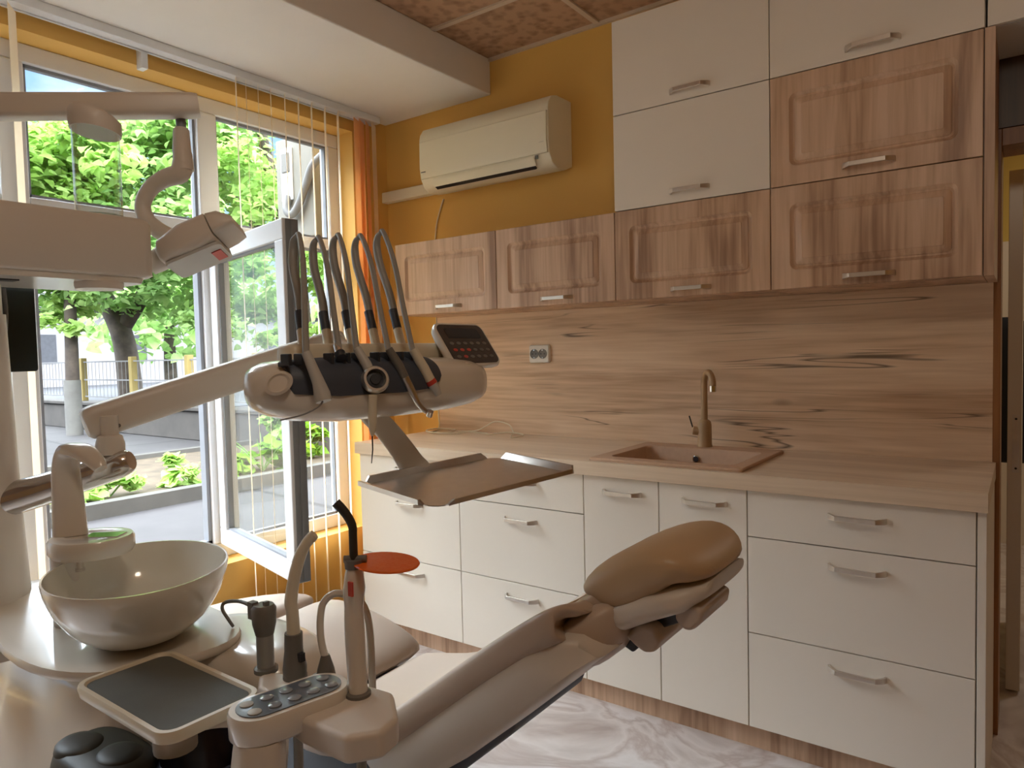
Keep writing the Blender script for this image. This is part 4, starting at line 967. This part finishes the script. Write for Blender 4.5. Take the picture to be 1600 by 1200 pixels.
# curing light
cl = thing('curing_light', (-0.722, 0.626, 0.851), 'white curing light with black curved probe and orange shield disc', 'dental instrument')
X, Y = -0.722, 0.626
B().tube([(X, Y, 0.846), (X, Y, 0.852), (X - 0.003, Y, 0.93), (X - 0.003, Y, 0.965), (X - 0.001, Y, 0.99), (X, Y, 1.012), (X, Y, 1.022)], [0.011, 0.0125, 0.0135, 0.0125, 0.0150, 0.0120, 0.008], 20, 4).link('handle', M_equip, cl)
B().box(X + 0.004, X + 0.012, Y - 0.0152, Y - 0.0125, 0.985, 1.004).link('marking', M_red, cl)
B().tube([(X, Y, 1.018), (X, Y, 1.03)], [0.012, 0.013], 18).tube([(X - 0.010, Y - 0.008, 1.030), (X + 0.014, Y + 0.010, 1.030)], 0.005, 12).link('collar', M_grey, cl)
B().lathe([(0.047, 0), (0.048, 0.0015), (0.047, 0.003)], (X + 0.034, Y + 0.0255, 1.0225), (0.02, -0.02, 1), 40, sx=1.05, sy=0.8).link('shield', M_orange, cl)
B().tube([(X, Y, 1.028), (X, Y, 1.060), (X - 0.001, Y, 1.075), (X - 0.008, Y - 0.005, 1.092), (X - 0.018, Y - 0.012, 1.106)], [0.0058, 0.0055, 0.0058, 0.0062, 0.0066], 16, 4).link('probe', M_smoke, cl)
drop_hose(X, Y, 'cord', cl)
# air-water syringe
sy_ = thing('suction_cannula', (-0.838, 0.612, 0.851), 'cream bent suction cannula with grey grip, left of the curing light', 'dental instrument')
X, Y = -0.838, 0.612
B().tube([(X, Y, 0.846), (X, Y, 0.86), (X - 0.001, Y, 0.885), (X, Y, 0.91)], [0.016, 0.017, 0.013, 0.0125], 18, 3).link('grip', M_grey, sy_)
B().box(X + 0.012, X + 0.019, Y - 0.004, Y + 0.004, 0.872, 0.884).link('trigger', M_black, sy_)
B().tube([(X, Y, 0.908), (X - 0.001, Y, 0.94), (X - 0.003, Y, 0.955), (X, Y + 0.004, 0.985), (X + 0.006, Y + 0.010, 1.015), (X + 0.014, Y + 0.016, 1.035), (X + 0.022, Y + 0.022, 1.046)], [0.0095, 0.0088, 0.0092, 0.0085, 0.0085, 0.0075, 0.0080], 16, 4).tube([(X + 0.021, Y + 0.0215, 1.045), (X + 0.024, Y + 0.024, 1.0485)], [0.0078, 0.007], 14).link('cannula', M_cream, sy_)
drop_hose(X, Y, 'hose', sy_)
# grey valve piece with a thin lead
va_ = thing('suction_valve', (-0.895, 0.604, 0.851), 'grey suction valve head with thin grey lead, nearest the bowl', 'dental instrument')
X, Y = -0.895, 0.604
B().tube([(X, Y, 0.846), (X, Y, 0.90)], [0.0125, 0.0125], 16).link('stem', M_hose, va_)
B().tube([(X, Y, 0.898), (X, Y, 0.915), (X, Y, 0.936), (X, Y, 0.942)], [0.013, 0.017, 0.018, 0.014], 16).box(X - 0.022, X - 0.010, Y - 0.012, Y - 0.002, 0.920, 0.945).box(X + 0.004, X + 0.010, Y - 0.004, Y + 0.003, 0.94, 0.948).link('valve_head', M_grey, va_)
B().tube([(X - 0.014, Y + 0.002, 0.930), (-1.0, 0.634, 0.917), (-1.07, 0.650, 0.897), (-1.115, 0.672, 0.870), (-1.145, 0.70, 0.838), (-1.155, 0.715, 0.818)], 0.003, 8, 5).link('lead', M_grey, va_)
drop_hose(X, Y, 'hose', va_)
# arched white hose
ej = thing('saliva_ejector', (-0.800, 0.640, 0.851), 'arched white saliva hose on a grey cone between cannula and curing light', 'dental instrument')
X, Y = -0.800, 0.636
B().tube([(X, Y, 0.846), (X, Y, 0.858), (X, Y, 0.878)], [0.014, 0.012, 0.006], 16).link('cone', M_grey, ej)
B().tube([(X, Y, 0.872), (X - 0.006, Y - 0.002, 0.90), (X - 0.008, Y, 0.93), (X - 0.004, Y + 0.004, 0.952), (X + 0.010, Y + 0.013, 0.964), (X + 0.030, Y + 0.024, 0.960), (X + 0.046, Y + 0.034, 0.945), (X + 0.05, Y + 0.04, 0.90), (X + 0.045, Y + 0.045, 0.80)], 0.0052, 12, 5).link('hose', M_equip, ej)

# ------------------------------------------------------------------ outside
tag(B().box(-70, -3.08, -40, 90, -0.3, -0.02).link('ground', M_pave), kind='structure')
tag(B().box(-9.2, -6.42, -20, 6.1, -0.02, 0.035).link('planting_strip', M_soil), kind='structure')
tag(B().box(-6.42, -6.28, -20, 6.15, -0.02, 0.11).box(-9.34, -9.2, -20, 6.15, -0.02, 0.09).link('kerb', M_kerb), kind='structure')
tag(B().box(-70, -17.5, -40, 90, -0.02, 0.0).link('road', M_asphalt), kind='structure')
tag(B().box(-22.0, -5.2, 6.25, 6.55, -0.02, 0.46).box(-22.0, -5.2, 6.2, 6.6, 0.46, 0.53).link('garden_wall', M_stone, bevel=0.02), 'low grey concrete wall under the yellow posts outside', 'wall')
k = 0
for x in (-19.6, -17.4, -15.2, -13.2, -11.3, -9.4, -7.5, -5.8):
    p = B().box(x - 0.055, x + 0.055, 6.345, 6.455, 0.53, 1.38).link('fence_post', M_post, bevel=0.01)
    tag(p, 'pale yellow fence post standing on the low concrete wall outside', 'post', 'yellow posts along the street wall')
mesh = B()
for z in (0.62, 0.95, 1.30): mesh.box(-19.6, -5.8, 6.385, 6.40, z - 0.012, z + 0.012)
for i in range(92): mesh.box(-19.6 + i * 0.15 - 0.003, -19.6 + i * 0.15 + 0.003, 6.389, 6.396, 0.62, 1.30)
tag(mesh.link('fence_mesh', M_rail), 'thin white wire fence between the yellow posts outside', 'fence')
ho = thing('distant_house', (-46, 22, 0), 'pale house across the street behind the trees', 'house')
B().box(-52, -42, 8, 60, 0, 4.2).link('wall', M_house, ho)
B().prism([(-52.6, 4.2), (-47, 6.0), (-41.4, 4.2)], 7.4, 60.6).link('roof', M_roof, ho)
for i in range(10): B().box(-42.0, -41.95, 10 + i * 4.8, 11.6 + i * 4.8, 1.3, 2.8).link('window', M_roof, ho)

def leaf_cloud(bb, blobs, n, size, rng, droop=0.5):
    tot = sum(b_[3] ** 2 for b_ in blobs)
    for (cx_, cy_, cz_, r_) in blobs:
        subs = [Vector((rng.gauss(0, 1), rng.gauss(0, 1), rng.gauss(0, 1))).normalized() * (r_ * rng.random() ** 0.4) for _ in range(max(5, int(16 * r_ ** 1.5)))]
        for _ in range(int(n * r_ ** 2 / tot)):
            v = rng.choice(subs) + Vector((rng.gauss(0, 1), rng.gauss(0, 1), rng.gauss(0, .8))) * (r_ * 0.16)
            c = Vector((cx_, cy_, cz_)) + Vector((v.x, v.y, v.z * 0.8))
            nrm = (Vector((rng.gauss(0, .6), rng.gauss(0, .6), 1.0)) + v * (0.5 / r_)).normalized()
            t_ = Vector((rng.gauss(0, 1), rng.gauss(0, 1), -droop * rng.random() * 2)); t_ = (t_ - nrm * t_.dot(nrm) * 0.6).normalized(); s_ = nrm.cross(t_).normalized()
            q = size * rng.uniform(0.65, 1.2); fo = nrm * (q * 0.10)
            bb.add([c - t_ * q * .5, c - t_ * q * .28 + s_ * q * .38 + fo, c + t_ * q * .15 + s_ * q * .30 + fo, c + t_ * q * .6 - nrm * q * .1, c + t_ * q * .15 - s_ * q * .30 + fo, c - t_ * q * .28 - s_ * q * .38 + fo, c],
                   [(0, 1, 2, 6), (6, 2, 3), (0, 6, 4, 5), (6, 3, 4)])
def tree(loc, label, trunk, blobs, n, size, mat, seed, lime=0.9, group='street trees outside the window'):
    rng = random.Random(seed)
    t_ = thing('street_tree', loc, label, 'tree', group)
    x, y, z = loc
    tk = B()
    for pts, rr in trunk: tk.tube([(x + a, y + c, z + h) for a, c, h in pts], rr, 10, 4)
    o_ = tk.link('trunk', M_bark, t_)
    if lime:
        (a, c, h), r_ = trunk[0][0][0], trunk[0][1][0]
        B().tube([(x + a, y + c, z - 0.02), (x + a, y + c, z + lime)], r_ * 1.08, 14).link('limewashed_base', M_lime, t_)
    lc = B(); leaf_cloud(lc, [(x + a, y + c, z + h, r_) for a, c, h, r_ in blobs], n, size, rng)
    lc.link('foliage', mat, t_, sharp=180)
    return t_
tree((-14.9, 7.15, 0), 'large tree with forked leaning trunk rising behind the concrete wall', 
     [([(0.05, 0, -0.02), (0, 0, 0.9), (-0.25, 0, 1.9), (-0.9, -0.15, 2.9), (-1.6, -0.4, 3.8), (-2.2, -0.6, 5.0)], [0.25, 0.23, 0.21, 0.19, 0.15, 0.08]),
      ([(-0.3, 0, 1.9), (0.3, 0.4, 3.0), (0.9, 0.5, 4.2), (1.2, 0.4, 5.6)], [0.16, 0.14, 0.11, 0.05]),
      ([(-0.9, -0.15, 2.9), (0.2, -0.9, 4.0), (1.0, -1.4, 5.2)], [0.12, 0.09, 0.04])],
     [(1.5, -0.6, 4.4, 1.7), (2.3, 0.1, 5.0, 1.6), (0.8, -1.2, 2.9, 1.0), (1.4, 0.4, 2.85, 1.05), (0.0, -0.3, 3.6, 1.2), (2.5, -0.1, 2.35, 0.75), (2.2, -0.4, 5.4, 0.9), (-0.5, 0.6, 2.6, 0.9), (3.9, -1.0, 3.4, 0.9)], 10500, 0.17, M_leafB, 3, lime=0)
tree((-14.0, 5.7, 0), 'slim young tree with whitewashed lower trunk in front of the concrete wall',
     [([(0, 0, -0.02), (0.02, 0, 1.0), (-0.05, 0.05, 2.2), (0.1, 0, 3.6), (0.2, 0, 4.8)], [0.13, 0.115, 0.10, 0.08, 0.03])],
     [(0.2, -0.1, 4.6, 1.25), (1.2, -0.7, 4.4, 1.1), (-0.4, 0.2, 3.1, 0.95), (-0.2, 0.1, 2.05, 0.55), (-0.8, -0.7, 3.6, 0.8), (0.9, 0.1, 5.1, 0.6)], 6500, 0.165, M_leafA, 5, lime=0.98)
tree((-11.2, 8.6, 0), 'leafy tree standing beyond the wire fence behind the closed right-hand window',
     [([(0, 0, -0.02), (0.05, 0, 1.4), (0.3, -0.3, 3.0), (0.1, -0.6, 4.6), (-0.2, -0.7, 6.2)], [0.22, 0.2, 0.16, 0.12, 0.05]), ([(0.3, -0.3, 3.0), (-0.6, -0.7, 4.0), (-1.2, -0.9, 5.0)], [0.12, 0.09, 0.04])],
     [(-0.3, -0.9, 4.5, 1.3), (-0.2, -0.7, 2.4, 1.0), (-0.8, -0.9, 5.8, 1.1), (0.5, 0.3, 3.3, 1.1), (-0.6, 0.2, 1.7, 0.6), (0.9, 0.4, 1.9, 0.7), (-1.4, -0.8, 3.4, 0.9)], 7000, 0.165, M_leafA, 8, lime=1.0)
tree((-9.2, 3.6, 0), 'overhanging leafy crown close to the window, at upper left',
     [([(-0.6, -1.6, -0.02), (-0.5, -1.5, 1.5), (-0.4, -1.2, 3.2), (-0.8, -0.4, 4.4), (-1.2, 0.2, 5.0)], [0.2, 0.18, 0.14, 0.07, 0.03])],
     [(-2.6, 0.3, 4.5, 0.6), (-3.4, 1.0, 4.2, 0.7), (-1.0, -0.9, 5.2, 0.8), (-2.3, 1.9, 4.5, 0.6)], 700, 0.19, M_leafA, 11, lime=0.9)
for i, (x, y, r_) in enumerate(((-26, 14, 3.2), (-24, 24, 3.6), (-20, 19, 2.6))):
    tree((x, y, 0), ['roundish tree far back across the street, left', 'broad tree far back across the street, centre', 'low tree far back behind the fence, right'][i],
         [([(0, 0, 0), (0, 0, 2.0), (0.2, 0, 4.0)], [0.25, 0.2, 0.1])], [(0, 0, 4.0, r_), (1.0, -1.2, 3.2, r_ * 0.7), (-0.6, 1.4, 3.4, r_ * 0.7)], 1100, 0.5, M_leafB, 20 + i, lime=0, group='far trees across the street')
rng = random.Random(2)
for i, (x, y, r_, h_, lab) in enumerate(((-6.75, 2.62, 0.34, 0.26, 'low green plant beside the kerb, left of the cup filler'), (-6.95, 3.1, 0.30, 0.22, 'low green plant beside the kerb right of the cup filler'),
                                         (-6.9, 3.85, 0.26, 0.20, 'small weed by the kerb below the swing arm'), (-6.9, 4.72, 0.48, 0.40, 'bright yellow-green bush by the kerb seen through the opened casement'),
                                         (-7.2, 5.55, 0.34, 0.32, 'second bright bush near the wall seen through the opened casement'), (-7.95, 5.8, 0.38, 0.75, 'green shrub against the wall seen in the gap right of the casement'))):
    t_ = thing('garden_plant', (x, y, 0.03), lab, 'plant', 'plants along the kerb')
    st2 = B()
    for q in range(7):
        a = rng.random() * 6.28; st2.tube([(x, y, 0.03), (x + math.cos(a) * r_ * .4, y + math.sin(a) * r_ * .4, 0.03 + h_ * .6), (x + math.cos(a) * r_ * .8, y + math.sin(a) * r_ * .8, 0.03 + h_)], [0.008, 0.006, 0.003], 6, 3)
    st2.link('stems', M_leafB, t_)
    lc = B(); leaf_cloud(lc, [(x, y, 0.06 + h_ * .55, r_ * .9)], 260, 0.12 if i < 3 else 0.16, rng, 0.2)
    lc.v = [(a, c, max(0.04, h)) for a, c, h in lc.v]
    lc.link('leaves', M_leafC if i in (3, 4) else M_leafA, t_, sharp=180)
# outdoor condenser on brackets beside the window
oc = thing('outdoor_condenser', (-3.36, 2.95, 1.97), 'cream outdoor air-conditioner unit fixed outside beyond the right window jamb', 'air conditioner')
B().box(-3.56, -3.22, 2.60, 3.38, 1.975, 2.56).link('casing', M_acgrey, oc, bevel=0.012)
B().box(-3.50, -3.40, 2.588, 2.601, 2.20, 2.50).link('side_cover', M_pvc, oc, bevel=0.006)
B().box(-3.485, -3.415, 2.580, 2.590, 2.36, 2.47).link('valve_recess', M_grey, oc, bevel=0.004)
B().tube([(-3.44, 2.585, 2.22), (-3.42, 2.56, 2.14), (-3.38, 2.565, 2.11), (-3.32, 2.57, 2.16), (-3.26, 2.575, 2.26), (-3.20, 2.58, 2.36), (-3.10, 2.60, 2.42)], 0.022, 14, 5).link('insulated_pipe', M_rail, oc)
B().box(-3.60, -3.085, 2.66, 2.69, 1.945, 1.975).box(-3.60, -3.085, 3.26, 3.29, 1.945, 1.975).link('bracket', M_grey, oc)
